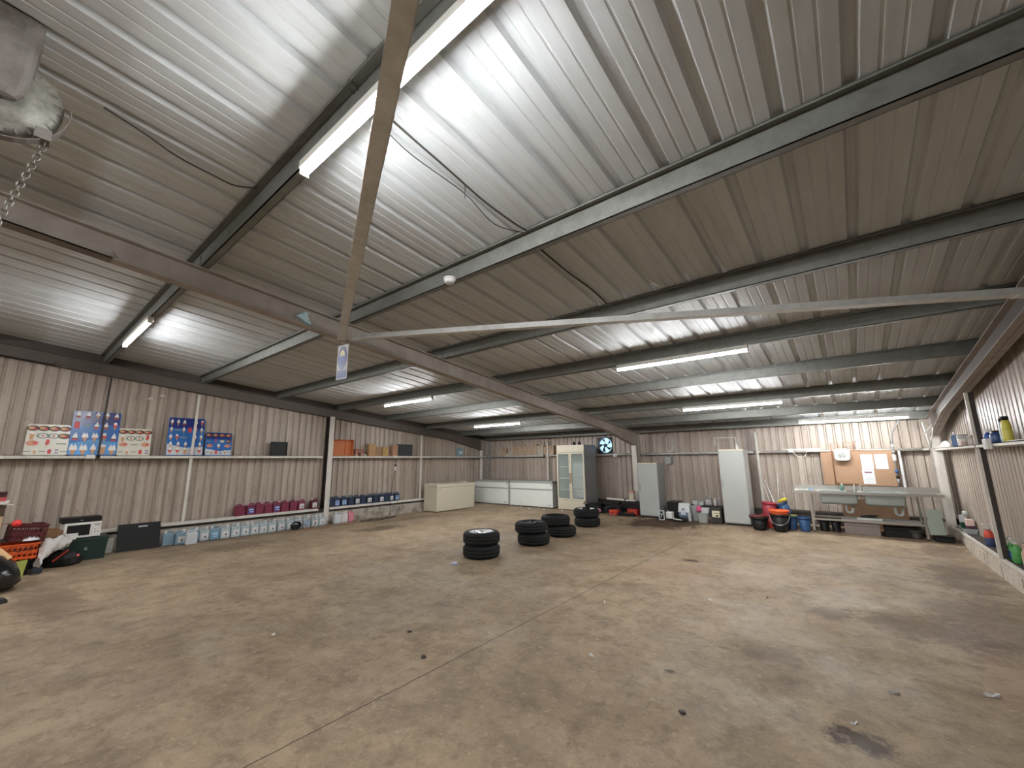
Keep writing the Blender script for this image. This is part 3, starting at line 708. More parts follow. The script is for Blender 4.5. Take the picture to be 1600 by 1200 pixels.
poster('white food poster, first on the rail shelf, with oval dishes and a red lolly', .21, .74, .57, 'white', rows=[row(.86, ['plate']*4, .062), row(.62, ['shake', 'plate2', 'plate2', 'plate'], .064), row(.38, ['plate3', 'lolly', 'dash'], .06), row(.12, ['dash', 'shake', 'dash', 'red', 'purple', 'dash'], .04)])
BR = [row(.92, ['tub', 'tub', 'cone', 'cone', 'tub'], .06), row(.68, ['red', 'dash', 'tub', 'tub', 'cone_red'], .065), row(.42, ['tub', 'twin', 'twin', 'cone_red', 'tub'], .07), row(.14, ['twin', 'twin', 'cone', 'shake', 'twin'], .085)]
poster('largest blue poster, crossed by a dark strip, with rows of white ice creams', .745, 1.41, .85, 'blue', rows=BR, face=-11.31)
poster('white food poster between two blue posters on the rail shelf', 1.415, 1.92, .55, 'white', rows=[row(.87, ['plate']*4, .056), row(.63, ['shake', 'plate2', 'plate2', 'lolly'], .06), row(.40, ['plate3', 'dash', 'plate3'], .052), row(.13, ['dash', 'shake', 'dash', 'red', 'purple'], .042)], face=-11.295)
poster('tall blue poster with cones, crossed by a thin white post', 2.18, 2.83, .83, 'pale', rows=[row(.88, ['cone', 'cone', 'tub', None, 'cone', 'cone_red'], .055), row(.68, ['cone', 'dash', 'cone', 'red', 'cone_red', 'cone'], .055), row(.48, ['cone', 'cone_red', 'dash', None, 'cone', 'cone'], .058), row(.29, ['cone', 'cone', 'cone', None, 'cone'], .055), row(.12, ['cone_red', 'cone_red', 'shake', 'cone_red', 'cone_red'], .06)], face=-11.30)
poster('small blue poster with dark oval dishes along its top', 2.87, 3.39, .535, 'pale', rows=[row(.88, ['plate']*4, .052), row(.62, ['dash', 'lolly', 'plate2', 'plate'], .042), row(.42, ['plate3', 'twin', 'plate3'], .048), row(.15, ['dash', 'shake', 'red', 'purple', 'shake', 'dash'], .040)], face=-11.295)

# things on the poster-wall rail shelf (z=1.822)
ZS = 1.822
t = thing('black_tray', 'black tray standing upright on the rail shelf by the column', 'tray', (-11.34, 4.45, ZS), 0)
m = MB(); m.box(-.015, 0, -.20, .20, 0, .35); m.box(0, .02, -.20, -.185, 0, .35); m.box(0, .02, .185, .20, 0, .35); m.box(0, .02, -.20, .20, .335, .35); m.box(0, .02, -.20, .20, 0, .015); m.build('tray', BLACK, t)
OC = mat('orange_board', (190, 112, 62), .55, var=.06)
t = thing('orange_board_box', 'shallow orange box standing on its side on the shelf', 'box', (-11.40, 6.17, ZS), 0)
m = MB(); m.box(0, .01, -.32, .32, 0, .46); m.box(.01, .12, -.32, -.31, 0, .46); m.box(.01, .12, .31, .32, 0, .46); m.box(.01, .12, -.31, .31, 0, .01); m.box(.01, .12, -.31, .31, .45, .46); m.build('body', OC, t)
m = MB(); m.box(.011, .016, .10, .14, .02, .44); m.box(.011, .014, .30, .308, .02, .44); m.build('back_strip', mat('orange_strip', (176, 92, 40), .6), t)
t = thing('toy_house', 'small pink and brown model house on the shelf beside the orange box', 'model house', (-11.33, 6.68, ZS), 0)
m = MB(); m.box(-.08, .08, -.13, -.06, 0, .11).box(-.08, .08, .05, .13, 0, .11).box(-.08, .08, -.13, .13, .09, .13).box(-.08, -.07, -.13, .13, 0, .13); m.build('walls', mat('pink_card', (178, 138, 122), .8), t)
m = MB(); m.prism([(-.15, .13), (.15, .13), (.13, .165), (-.13, .165)], -.09, .09, 'x').prism([(-.13, .17), (.13, .17), (.11, .19), (-.11, .19)], -.08, .08, 'x'); m.build('roof', mat('brick_card', (150, 92, 78), .8), t)
def carton(y0, y1, h, lb, mt=CARD, x0=-11.44, x1=-11.30, z=ZS, flap=True, name='cardboard_box', g=None):
    t = thing(name, lb, 'box', ((x0+x1)/2, (y0+y1)/2, z), 0, g); hx, hy = (x1-x0)/2, (y1-y0)/2
    m = MB(); m.box(-hx, hx, -hy, hy, 0, h); m.build('body', mt, t)
    if flap:
        m = MB(); m.box(-hx-.002, hx+.002, -hy*.1, hy*.1, h, h+.001); m.box(hx, hx+.001, -hy*.1, hy*.1, h*.72, h); m.build('tape', CARD2, t)
        m = MB(); m.box(hx+.001, hx+.002, -hy*.7, -hy*.25, h*.25, h*.4); m.build('print', CARD2, t)
    return t
G = 'cardboard boxes on the rail shelf'
carton(7.01, 7.25, .36, 'tallest cardboard box on the shelf, next to the model house', g=G)
carton(7.26, 7.46, .27, 'dull low cardboard box behind the tallest box', CARD2, g=G)
carton(7.49, 7.71, .27, 'yellowish cardboard box standing alone mid shelf', mat('yellow_card', (176, 144, 92), .8), g=G)
carton(7.87, 8.05, .34, 'pinkish cardboard box touching the dark egg tray stack', mat('pink_brown_card', (176, 134, 106), .8), g=G)
t = thing('egg_tray', 'dark grey gridded tray leaning on the wall shelf by the thin post', 'tray', (-11.36, 8.36, ZS), 0)
EG = mat('dark_grey_tray', (66, 68, 72), .6); m = MB(); m.box(-.02, 0, -.29, .29, 0, .37)
for k in range(9): m.box(0, .022, -.29+.58*k/8-.006, -.29+.58*k/8+.006, 0, .37)
for k in range(6): m.box(0, .022, -.29, .29, .37*k/5-(.006 if k else 0), .37*k/5+.006)
m.build('grid', EG, t)
t = thing('blue_carton', 'small pale blue carton on the shelf near the corner', 'carton', (-11.36, 10.88, ZS), 0)
m = MB(); m.box(-.05, .05, -.11, .11, 0, .25); m.prism([(-.11, .25), (.11, .25), (0, .31)], -.05, .05, 'x'); m.build('body', mat('pale_blue_card', (120, 158, 168), .7), t)
m = MB(); m.box(.05, .052, -.08, .08, .08, .18); m.build('label', PAPER, t)
t = thing('white_cup', 'small white crumpled wrapper on the shelf beside the model house', 'wrapper', (-11.33, 6.90, ZS)); m = MB(); m.lathe([(.01, 0), (.04, .004), (.045, .03), (.02, .045), (.005, .05)], 8); m.build('body', CLOTH, t)
# socket boxes on rail
for (y, lb) in ((1.06, 'white socket box on the rail below the largest poster'), (7.93, 'white junction box on the rail above the hanging cable')):
    t = thing('socket_box', lb, 'socket', (-11.25, y, 1.765)); m = MB(); m.box(0, .045, -.07, .05, -.01, .06, .008); m.build('body', WHITEP, t)
    m = MB(); m.box(.045, .05, -.05, .03, .0, .045); m.build('cover', WHITEP, t)
loose('wire', [(-11.22, 1.0, 1.75), (-11.22, .98, 1.3), (-11.15, .93, .95), (-11.0, 1.0, .80), (-10.9, 1.08, .745)], .004, TAN, 'thin pale wire from the rail to the black box', 'wire')
loose('wire', [(-11.22, 1.1, 1.75), (-11.22, 1.12, 1.4), (-11.2, 1.1, 1.1), (-11.1, 1.15, .80), (-10.95, 1.2, .745)], .004, TAN, 'second pale wire from the rail to the black box', 'wire')
# paper scraps stuck high on wall
for k, (y, z) in enumerate(((1.83, 3.02), (2.02, 3.10))):
    m = MB(); m.prism([(y-.05, z-.02), (y+.05, z), (y+.03, z+.03), (y-.03, z+.03)], -11.475, -11.465, 'x'); tag(m.build('paper_scrap', PAPER), ['lower white paper scrap stuck high on the poster wall', 'upper white paper scrap stuck high on the poster wall'][k], 'paper')

# ================================================================== chest freezers
def chest(name, lb, loc, L_, D_, H_, mt, lidm, rz, stripe, badge=True):
    """front faces -y; origin at centre of base"""
    t = thing(name, lb, 'freezer', loc, rz, 'chest freezers')
    m = MB(); m.box(-L_/2, L_/2, -D_/2, D_/2, .025, H_*.88 if not stripe else H_*.92, .012); m.build('cabinet', mt, t)
    m = MB(); m.box(-L_/2-.004, L_/2+.004, -D_/2-.008, D_/2+.004, (H_*.88 if not stripe else H_*.92)+.004, H_, .012); m.build('lid', lidm, t)
    for sx in (-1, 1):
        for sy in (-1, 1):
            m = MB(); m.cyl(.02, 0, .026, (sx*(L_/2-.07), sy*(D_/2-.07), 0), n=10); m.build('foot', BLACK, t)
    if stripe:
        m = MB(); m.box(-L_/2+.004, L_/2-.004, -D_/2-.006, -D_/2, H_*.66, H_*.71); m.build('stripe', GREYP, t)
        m = MB(); m.box(L_/2-.06, L_/2-.035, -D_/2-.012, -D_/2, H_*.86, H_*.9); m.build('lock', BLACK, t)
        m = MB(); m.box(L_/2-.20, L_/2-.04, -D_/2-.005, -D_/2, H_*.10, H_*.125); m.build('vent_badge', APPG, t)
    else:
        m = MB(); m.box(-L_/2+.08, -L_/2+.15, -D_/2-.004, -D_/2, H_*.88-.06, H_*.88-.03); m.build('badge', GREYP, t)
    return t
# cream one at the poster wall: front faces +x
chest('chest_freezer', 'cream chest freezer along the poster wall', (-10.87, 9.97, 0), 1.76, .66, .885, APPL, APPL, PI/2, False)
t = thing('white_card', 'white sheet of card lying on the cream chest freezer', 'card', (-10.95, 9.25, .887)); m = MB(); m.box(-.22, .22, -.12, .14, 0, .015); m.build('sheet', PAPER, t)
t = thing('white_box_lid', 'small white tray on the far end of the cream freezer', 'tray', (-10.98, 10.72, .887)); m = MB(); m.box(-.1, .1, -.08, .08, 0, .03, .01); m.build('tray', WHITEP, t)
KB = 0.9515
def B(x, y, z=0.0): return (x*KB, y*KB, 1.65-(1.65-z)*KB)
def chest_at(lb, x0, x1, yf, D_, H_):
    return chest('chest_freezer', lb, ((x0+x1)/2, yf+D_/2, FB), x1-x0, D_, H_, CHESTW, GREYP, 0, True)
chest_at('white chest freezer in the far corner, behind the cream one', -11.22, -9.58, 11.56, .60, .845)
chest_at('white chest freezer beside the glass door fridge', -9.47, -7.66, 11.54, .62, .855)
m = MB(); m.box(-9.56, -9.49, 11.62, 11.64, FB, .86); tag(m.build('filler_panel', APPG), 'narrow grey panel between the two white chest freezers', 'panel')
# boxes stacked on the rail above the freezers (hazy row)
BK = mat('hazy_card', (168, 146, 124), .85, var=.08, scale=6); BK2 = mat('hazy_pale_card', (172, 162, 148), .85, var=.06, scale=6)
xs = -10.95
hs = [(.30, .33, BK2), (.24, .28, BK), (.22, .30, BK2), (.30, .33, BK), (.26, .36, BK), (.34, .33, BK), (.26, .40, BK), (.30, .34, BK2), (.24, .30, BK), (.20, .33, BK)]
for i, (w_, h_, mt) in enumerate(hs):
    t = thing('cardboard_box', 'carton above the chest freezers, %s of the rail row from the poster wall' % ORD[i], 'box', (xs+w_/2, 12.535, 1.826), 0, 'cartons on the freezer wall rail')
    m = MB(); m.box(-w_/2+.006, w_/2-.006, -.075, .075, 0, h_); m.build('body', mt, t); m = MB(); m.box(-.02, .02, -.077, -.075, h_*.7, h_); m.build('tape', CARD2, t)
    xs += w_
    if i == 1: xs += .12
t = thing('white_jar', 'small white jar in the gap of the carton row', 'jar', (-10.35, 12.48, 1.826)); m = MB(); m.cyl(.035, 0, .07, n=12); m.build('body', WHITEP, t); m = MB(); m.cyl(.03, .07, .09, n=12); m.build('lid', PAPER, t)

# ------------------------------------------------------------------ glass door display fridge
x0, x1, yf, yb, H_ = -7.41, -6.40, 11.466, 12.25, 2.03
t = thing('display_fridge', 'tall cream display fridge with two glass doors', 'fridge', ((x0+x1)/2, (yf+yb)/2, FB)); W2, D2 = (x1-x0)/2, (yb-yf)/2
m = MB(); m.box(-W2, -W2+.04, -D2+.03, D2, .02, H_); m.box(W2-.04, W2, -D2+.03, D2, .02, H_); m.box(-W2+.04, W2-.04, D2-.03, D2, .02, H_); m.box(-W2+.04, W2-.04, -D2+.03, D2-.03, H_-.24, H_); m.box(-W2+.04, W2-.04, -D2+.03, D2-.03, .02, .32)
m.build('cabinet', APPG, t)
m = MB(); m.box(-W2, W2, -D2, -D2+.03, H_-.225, H_, .006); m.build('header_panel', APPL, t)
m = MB(); m.box(-W2, W2, -D2+.005, -D2+.03, .02, .305)
for k in range(5): m.box(-W2+.03, W2-.03, -D2-.004, -D2+.005, .06+k*.045, .085+k*.045)
m.build('grille', APPL, t)
GL = mat('door_glass', (190, 204, 200), .05, alpha=.16)
for s in (-1, 1):
    a, b_ = (-W2+.003, -.004) if s < 0 else (.004, W2-.003)
    m = MB(); z0, z1, f = .315, H_-.235, .045
    m.box(a, a+f, -D2-.01, -D2+.03, z0, z1); m.box(b_-f, b_, -D2-.01, -D2+.03, z0, z1); m.box(a+f, b_-f, -D2-.01, -D2+.03, z0, z0+f); m.box(a+f, b_-f, -D2-.01, -D2+.03, z1-f, z1)
    d = m.build('door', APPL, t)
    m = MB(); m.box(a+f, b_-f, -D2+.008, -D2+.014, z0+f, z1-f); m.build('glass', GL, d)
    hx = b_-.022 if s < 0 else a+.022
    m = MB(); m.tube([(hx, -D2-.01, .82), (hx, -D2-.035, .85), (hx, -D2-.035, 1.12), (hx, -D2-.01, 1.15)], .008); m.build('handle', PLY, d)
INW = mat('fridge_interior', (206, 212, 204), .5, var=.1, scale=4)
m = MB(); m.box(-W2+.041, W2-.041, D2-.05, D2-.031, .33, H_-.25); m.box(-W2+.041, -W2+.05, -D2+.04, D2-.05, .33, H_-.25); m.box(W2-.05, W2-.041, -D2+.04, D2-.05, .33, H_-.25); m.build('liner', INW, t)
for z in (.62, .98, 1.34):
    m = MB()
    for k in range(22): m.box(-W2+.055+k*(2*W2-.11)/21-.002, -W2+.055+k*(2*W2-.11)/21+.002, -D2+.08, D2-.06, z, z+.004)
    m.box(-W2+.052, W2-.052, -D2+.075, -D2+.085, z-.004, z+.012); m.build('shelf', WHITEP, t)
m = MB(); m.box(-.02, .02, -D2+.05, -D2+.08, .33, H_-.25); m.build('centre_post', GREYP, t)
for (dx, lb) in ((-.28, 'small dark clutter piece on top of the glass door fridge, above its door side'), (-.08, 'dark round object on top of the glass door fridge near the middle')):
    t2 = thing('clutter_bottle', lb, 'bottle', ((x0+x1)/2+dx+.25, 11.8, FB+H_)); m = MB(); m.lathe([(.04, 0), (.05, .01), (.05, .07), (.02, .10), (.02, .12)], 12); m.build('body', BLACK, t2); m = MB(); m.cyl(.022, .12, .135, n=10); m.build('cap', GREYP, t2)

# ------------------------------------------------------------------ extractor fan in the wall opening
cx, cz = (HX0+HX1)/2, (HZ0+HZ1)/2
t = thing('extractor_fan', 'round extractor fan in the wall with daylight behind its blades', 'fan', (cx, YB, cz))
m = MB(); n = 32; R0, s2 = .245, .262
sq = []
for k in range(n):
    a = 2*PI*k/n; c, s = math.cos(a), math.sin(a); q = s2/max(abs(c), abs(s)); sq.append((c*q, s*q))
ring = lambda y, pts: [(p[0], y, p[1]) for p in pts]
cir = [(R0*math.cos(2*PI*k/n), R0*math.sin(2*PI*k/n)) for k in range(n)]
m.loft([ring(-.02, sq), ring(-.02, cir), ring(.08, cir), ring(.08, sq), ring(-.02, sq)], cap=False); m.build('housing', DARKST, t)
m = MB(); m.lathe([(.05, -.03), (.055, -.02), (.055, .05)], 16, axis='y'); m.build('hub', BLACK, t)
for k in range(5):
    a = 2*PI*k/5+.35; m = MB(); rings = []
    for j in range(7):
        r = .05+.175*j/6; sw = a+.35*j/6; hw_ = .14+.12*j/6
        rings.append([(r*math.cos(sw-hw_), -.012, r*math.sin(sw-hw_)), (r*math.cos(sw+hw_), .030, r*math.sin(sw+hw_)), (r*math.cos(sw+hw_), .034, r*math.sin(sw+hw_)), (r*math.cos(sw-hw_), -.008, r*math.sin(sw-hw_))])
    m.loft(rings); m.build('blade', DARKST, t)

# ------------------------------------------------------------------ tall fridges
def tall_fridge(lb, x0, x1, yf, D_, H_, body, door, hy_side):
    t = thing('tall_fridge', lb, 'fridge', ((x0+x1)/2, yf+D_/2, FB)); w, d = (x1-x0)/2, D_/2
    m = MB(); m.box(-w, w, -d+.055, d, .03, H_, .006); m.build('cabinet', body, t)
    m = MB(); m.box(-w, w, -d, -d+.05, .055, H_-.035, .008); dd = m.build('door', door, t)
    m = MB(); m.box(-w, w, -d+.005, -d+.055, H_-.033, H_+.004); m.build('top_trim', APPL, t)
    hx = -w+.035; m = MB(); m.box(hx-.012, hx+.012, -d-.012, -d, H_*.47, H_*.60, .004); m.build('handle', GREYP, dd)
    m = MB(); m.box(-w+.02, w-.02, -d+.06, d-.02, 0, .03); m.build('base', BLACK, t)
    return t
tall_fridge('narrow white fridge with dull top, beside the white column', -4.61, -4.07, 11.27, .57, 1.455, APPG, APPW, 0)
tall_fridge('tallest white fridge, standing beside the buckets', -2.47, -1.92, 11.15, .56, 1.775, APPW, APPW, 0)
t = thing('white_bottle', 'small white bottle on top of the tallest white fridge', 'bottle', (-2.10, 11.5, FB+1.775)); m = MB(); m.lathe([(.03, 0), (.032, .01), (.032, .09), (.015, .12), (.015, .15)], 12); m.build('body', WHITEP, t); m = MB(); m.cyl(.018, .15, .17, n=10); m.build('cap', GREYP, t)

# ------------------------------------------------------------------ tool clutter between the fridges  (centre around x -5.4)
t = thing('trolley_jack', 'black trolley jack and frame lying before the column', 'jack', (-5.62, 11.62, FB))
m = MB(); m.box(-.34, .34, -.12, -.08, .02, .12).box(-.34, .34, .08, .12, .02, .12).box(-.34, -.22, -.12, .12, .02, .14).box(.10, .30, -.1, .1, .02, .2, .02); m.build('frame', BLACK, t)
for sx in (-1, 1):
    for sy in (-1, 1):
        m = MB(); m.cyl(.045, -.02, .02, (sx*.28, sy*.14, .045), 'y', 14); m.build('wheel', DARKST, t)
m = MB(); m.bar((-.25, 0, .12), (.12, 0, .22), .06, .03); m.build('lift_arm', DARKST, t)
m = MB(); m.tube([(.25, 0, .16), (.42, .1, .45)], .015); m.build('handle', DARKST, t)
def hard_box(name, lb, x, y, z, L_, D_, H_, mt, rz=0, lid=None, cat='box', g=None, handle=True):
    t = thing(name, lb, cat, (x, y, z), rz, g)
    m = MB(); m.box(-L_/2, L_/2, -D_/2, D_/2, 0, H_*.72, .012); m.build('body', mt, t)
    m = MB(); m.box(-L_/2-.004, L_/2+.004, -D_/2-.004, D_/2+.004, H_*.72+.002, H_, .012); m.build('lid', lid or mt, t)
    if handle: m = MB(); m.tube([(-L_*.2, -D_/2-.004, H_*.5), (-L_*.2, -D_/2-.03, H_*.5), (L_*.2, -D_/2-.03, H_*.5), (L_*.2, -D_/2-.004, H_*.5)], .008); m.build('handle', BLACK, t)
    return t
hard_box('tool_case', 'red toolbox on the floor touching the white fridge', -4.90, 11.50, FB, .28, .22, .17, RED)
hard_box('tool_case', 'orange red tool case lying under the white plank', -5.42, 11.36, FB, .24, .20, .13, mat('orange_red', (196, 66, 48), .5))
hard_box('tool_case', 'black tool case with grey marks above the red toolbox', -4.95, 11.78, FB, .36, .22, .36, BLACK)
hard_box('tool_case', 'long low black case at the front of the clutter', -5.0, 11.24, FB, .50, .12, .07, BLACK, handle=False)
hard_box('tool_case', 'black case standing behind the trolley jack', -5.75, 11.95, FB, .55, .24, .30, BLACK)
hard_box('tool_case', 'black machine case beside the grey side of the glass door fridge', -6.18, 11.75, FB, .34, .3, .26, BLACK, .2)
m = MB(); m.box(-.45, .45, -.07, .07, 0, .035); t = m.build('white_plank', WHITEP); tag(t, 'white plank lying across the black cases', 'plank'); t.location = (-5.38, 11.80, FB+.362); t.rotation_euler = (0, .035, .0)
hard_box('parts_carton', 'cream and red printed carton standing on the white plank', -5.06, 11.82, FB+.385, .15, .1, .27, APPL, handle=False, lid=mat('red_cream_print', (190, 150, 130), .7), cat='carton')
m = MB(); m.lathe([(.02, 0), (.09, .01), (.10, .06), (.06, .10), (.01, .11)], 9, smooth=False); t = tag(m.build('cloth', LPINK), 'pale pink cloth beside the fourth stack of wheels', 'cloth'); t.location = (-5.95, 11.35, FB+.03)
hard_box('speaker_box', 'small black box on the floor under the pink cloth', -6.02, 11.52, FB, .22, .2, .15, BLACK, handle=False)
loose('hose', [(-6.1, 11.6, .3), (-5.9, 11.5, .36), (-5.6, 11.45, .34), (-5.4, 11.5, .22), (-5.2, 11.45, .14)], .015, BLACK, 'black hose draped over the trolley jack', 'hose')

# ------------------------------------------------------------------ row between the two tall fridges
t = thing('black_crate', 'tall black crate standing beside the narrow white fridge', 'crate', (-3.76, 11.6, FB))
m = MB(); m.box(-.14, .14, -.2, .2, 0, .42, .01); m.build('body', BLACK, t); m = MB(); m.box(-.145, .145, -.205, .205, .42, .44, .01); m.build('rim', DARKST, t)
t = thing('sack_bag', 'white canister lying behind the small framed bracket', 'canister', (-3.78, 11.22, FB)); m = MB(); m.box(-.10, .07, -.08, .1, .03, .20, .03); m.build('body', WHITEP, t); m = MB(); m.cyl(.03, .20, .225, (-.05, 0, 0), n=12); m.build('cap', GREYP, t)
t = thing('framed_bracket', 'small white frame with dark centre at the foot of the narrow fridge', 'frame', (-3.94, 11.03, FB), .1)
m = MB(); m.box(-.07, -.052, -.015, .015, 0, .23); m.box(.052, .07, -.015, .015, 0, .25); m.box(-.07, .07, -.015, .015, 0, .018); m.box(-.07, .07, -.015, .015, .22, .24); m.bar((-.06, 0, .2), (0, 0, .12), .02, .02, (0, 1, 0)); m.bar((.06, 0, .22), (-.03, 0, .06), .015, .015, (0, 1, 0)); m.build('frame', FROST, t)
m = MB(); m.box(-.05, .05, .005, .012, .02, .21); m.build('back', BLACK, t)
t = thing('detergent_bag', 'pale grey and slate blue sack slumped beside the black crate', 'sack', (-3.45, 11.42, FB))
m = MB(); m.mat(1).loft([[(x*k, y*k2, z) for x, y in ((-.14, -.1), (.14, -.1), (.15, .1), (-.15, .1))] for z, k, k2 in ((.06, .9, .9), (.10, 1, 1), (.2, 1.02, 1.02))]); m.mat(0).loft([[(x*k-.01, y*k2, z) for x, y in ((-.14, -.1), (.14, -.1), (.15, .1), (-.15, .1))] for z, k, k2 in ((.2, 1.02, 1.02), (.30, 1, .9), (.42, .92, .6))]); m.build('body', [FROST, mat('slate_blue', (96, 108, 128), .6)], t)
m = MB(); m.box(-.09, .03, -.106, -.101, .13, .25); m.build('label', mat('white_blue_label', (190, 196, 206), .6), t); m = MB(); m.box(-.05, 0, -.107, -.102, .26, .29); m.build('mark', BLACK, t)
t = thing('white_bar', 'low black tray with a white edge on the floor before the sack', 'tray', (-3.50, 11.12, FB)); m = MB(); m.box(-.17, .15, -.06, .06, 0, .05, .01); m.build('tray', BLACK, t); m = MB(); m.bar((-.17, -.068, .055), (.05, -.068, .035), .012, .022); m.build('edge', WHITEP, t)
def bin_(lb, x, y, z, w, d, h, mt, rz=0, name='waste_bin', cat='bin', rim=True, tilt=0, k0=.8):
    t = thing(name, lb, cat, (x, y, z), rz, None, 0, tilt)
    m = MB(); e = .012
    def rr(k, z, inset=0): return [(px*k, py*k, z) for px, py in [(p[0], p[1]-d/2+d/2) for p in [(w/2-inset, d/2-.03), (w/2-.03, d/2-inset), (-w/2+.03, d/2-inset), (-w/2+inset, d/2-.03), (-w/2+inset, -d/2+.03), (-w/2+.03, -d/2+inset), (w/2-.03, -d/2+inset), (w/2-inset, -d/2+.03)]]]
    m.loft([rr(k0, 0), rr(1, h), rr(1, h, .006), rr(k0, .01, .006)]); m.build('body', mt, t)
    if rim:
        m = MB(); m.loft([rr(1.03, h-.02), rr(1.05, h-.01), rr(1.05, h), rr(1.0, h+.002), rr(1.0, h-.02)], cap=False); m.build('rim', mt, t)
    return t
bin_('slim grey bin standing behind the wide grey bin', -3.17, 11.42, FB, .22, .22, .37, GREYP, k0=.72)
bin_('grey bin in front of the jerrycan wall ledge, next to the charcoal box', -2.96, 11.18, FB, .245, .2, .235, GREYP)
bin_('upturned paler grey tub stacked inside the grey bin', -2.93, 11.30, FB+.10, .20, .16, .24, FROST)
m = MB(); m.lathe([(.03, 0), (.07, .02), (.075, .07), (.05, .12), (.01, .14)], 7, smooth=False); t = tag(m.build('cloth', PINK), 'bright pink cloth hung over the slim grey bin', 'cloth'); t.location = (-3.06, 11.25, FB+.25)
bin_('narrow pale bin squeezed beside the slate blue sack', -3.30, 11.25, FB, .08, .16, .2, FROST, rim=False)
t = thing('charcoal_box', 'charcoal box with a cream label at the foot of the tallest fridge', 'box', (-2.65, 11.32, FB)); m = MB(); m.box(-.13, .11, -.14, .14, 0, .37, .01); m.build('body', mat('charcoal', (50, 46, 44), .7), t)
m = MB(); m.mat(0).box(-.10, .07, -.144, -.141, .15, .30).mat(1).box(-.02, .04, -.146, -.144, .165, .20).box(-.06, .05, -.146, -.144, .235, .25); m.build('label', [mat('cream_label', (214, 208, 176), .6), INK], t)
# on the ledge behind them
ZL = .372
for (x, w, h, lb, mt) in ((-3.47, .13, .10, 'white carton on the freezer wall ledge beside the frosted one', PAPER), (-3.31, .13, .09, 'off white crumpled pack on the wall ledge by the jerrycan', FROST)):
    t = thing('small_carton', lb, 'carton', (x, 12.45, ZL)); m = MB(); m.box(-w/2, w/2, -.05, .05, 0, h, .01); m.build('body', mt, t); m = MB(); m.box(-w*.3, w*.3, -.052, -.05, h*.3, h*.6); m.build('print', FROST, t)
tJ = thing('clear_jerrycan', 'clear jerrycan with a pale label on the wall ledge between packs and bottles', 'jerrycan', (-3.12, 12.45, ZL), -PI/2)
jug_parts(tJ, mat('clear_grey', (150, 146, 140), .3), PCAP, LBW, None, 1, wd=.17, dp=.1, h=.26)
def bottle(lb, x, y, z, r, h, body, cap, rz=0, spray=False, label=None, neck=.35, g=None, name=None, flat=1.0):
    t = thing(name or ('spray_bottle' if spray else 'plastic_bottle'), lb, 'bottle', (x, y, z), rz, g)
    hb = h*(.68 if spray else .86)
    m = MB(); m.lathe([(r*.9, 0), (r, .008), (r, hb*.55), (r*.98, hb*.70), (r*neck*1.3, hb*.92), (r*neck, hb)], 16)
    if flat != 1: m.v = [(a, b*flat, c) for a, b, c in m.v]
    m.build('body', body, t)
    if spray:
        m = MB(); m.cyl(r*neck*1.15, hb, hb+h*.07, n=12); m.loft([[(x_, y_*.4, z_) for x_, y_ in ((-.025, -.03), (.03, -.03), (.03, .03), (-.025, .03))] for z_ in (hb+h*.07, hb+h*.24)]); m.box(-.055, -.02, -.012, .012, hb+h*.17, hb+h*.24); m.build('spray_head', cap, t)
        m = MB(); m.bar((-.028, 0, hb+h*.17), (-.045, 0, hb+h*.03), .012, .008, (0, 1, 0)); m.build('trigger', cap, t)
    else:
        m = MB(); m.cyl(r*neck*1.2, hb-.004, h, n=12); m.build('cap', cap, t)
    if label:
        m = MB(); rr_ = r*1.015
        m.lathe([(rr_, hb*.12), (rr_, hb*.52)], 16, cap=False)
        if flat != 1: m.v = [(a, b*flat, c) for a, b, c in m.v]
        m.build('label', label, t)
    return t
bottle('white bottle on the freezer wall ledge next to the clear jerrycan', -2.96, 12.45, ZL, .035, .22, WHITEP, PCAP)
bottle('pale mauve bottle on the wall ledge touching the tallest fridge', -2.86, 12.45, ZL, .042, .22, mat('mauve_clear', (150, 140, 150), .3), PCAP)

# ------------------------------------------------------------------ buckets beside the sink
def bucket(lb, x, y, z, r0, r1, h, mt, rz=0, rx=0, ry=0, handle=True, name='bucket', hang=True, cat='bucket'):
    t = thing(name, lb, cat, (x, y, z), rz, None, rx, ry)
    m = MB(); m.lathe([(r0, 0), (r1, h), (r1-.006, h), (r0-.004, .008), (.001, .008)], 24, cap=False); m.lathe([(r0, 0), (.001, 0.0)], 24, cap=False); m.build('body', mt, t)
    m = MB(); m.lathe([(r1*.985, h-.035), (r1+.012, h-.03), (r1+.012, h), (r1-.006, h+.002)], 24, cap=False); m.build('rim', mt, t)
    if handle:
        m = MB(); P = [((r1+.01)*math.cos(a), -(.9*r1+.05)*math.sin(a)*.75-.01, h-.03-(.55*h)*math.sin(a)) for a in [PI*k/10 for k in range(11)]]
        m.tube(P, .005); m.tube([P[4], P[5], P[6]], .012); m.build('handle', GREYP, t)
    return t
bucket('wide black tub nested with dark red rims beside the tallest fridge', -1.72, 10.98, FB, .13, .18, .25, BLACK, handle=False, name='black_tub')
bucket('dark red tub stacked inside the black tub by the tallest fridge', -1.74, 10.98, FB+.075, .125, .172, .21, DRED, rz=.6, handle=False, name='red_tub')
bucket('largest black bucket with a hanging wire handle', -1.32, 10.98, FB, .13, .18, .34, BLACK)
bucket('bright orange trug upturned over the largest black bucket', -1.32, 10.98, FB+.345, .165, .185, .085, ORANGE, handle=False, name='orange_trug')
bucket('crimson bucket standing behind the orange trug', -1.55, 11.34, FB+.0, .13, .165, .28, RED, name='red_bucket_base', handle=False)
bucket('crimson bucket topmost, stacked in the lower crimson one', -1.56, 11.34, FB+.25, .12, .155, .30, mat('crimson', (150, 44, 58), .5), ry=.1, handle=False)
slim = bucket('slim blue bucket with yellow green rim under the tilted blue one', -1.13, 11.28, FB, .085, .105, .285, BLUE, handle=False)
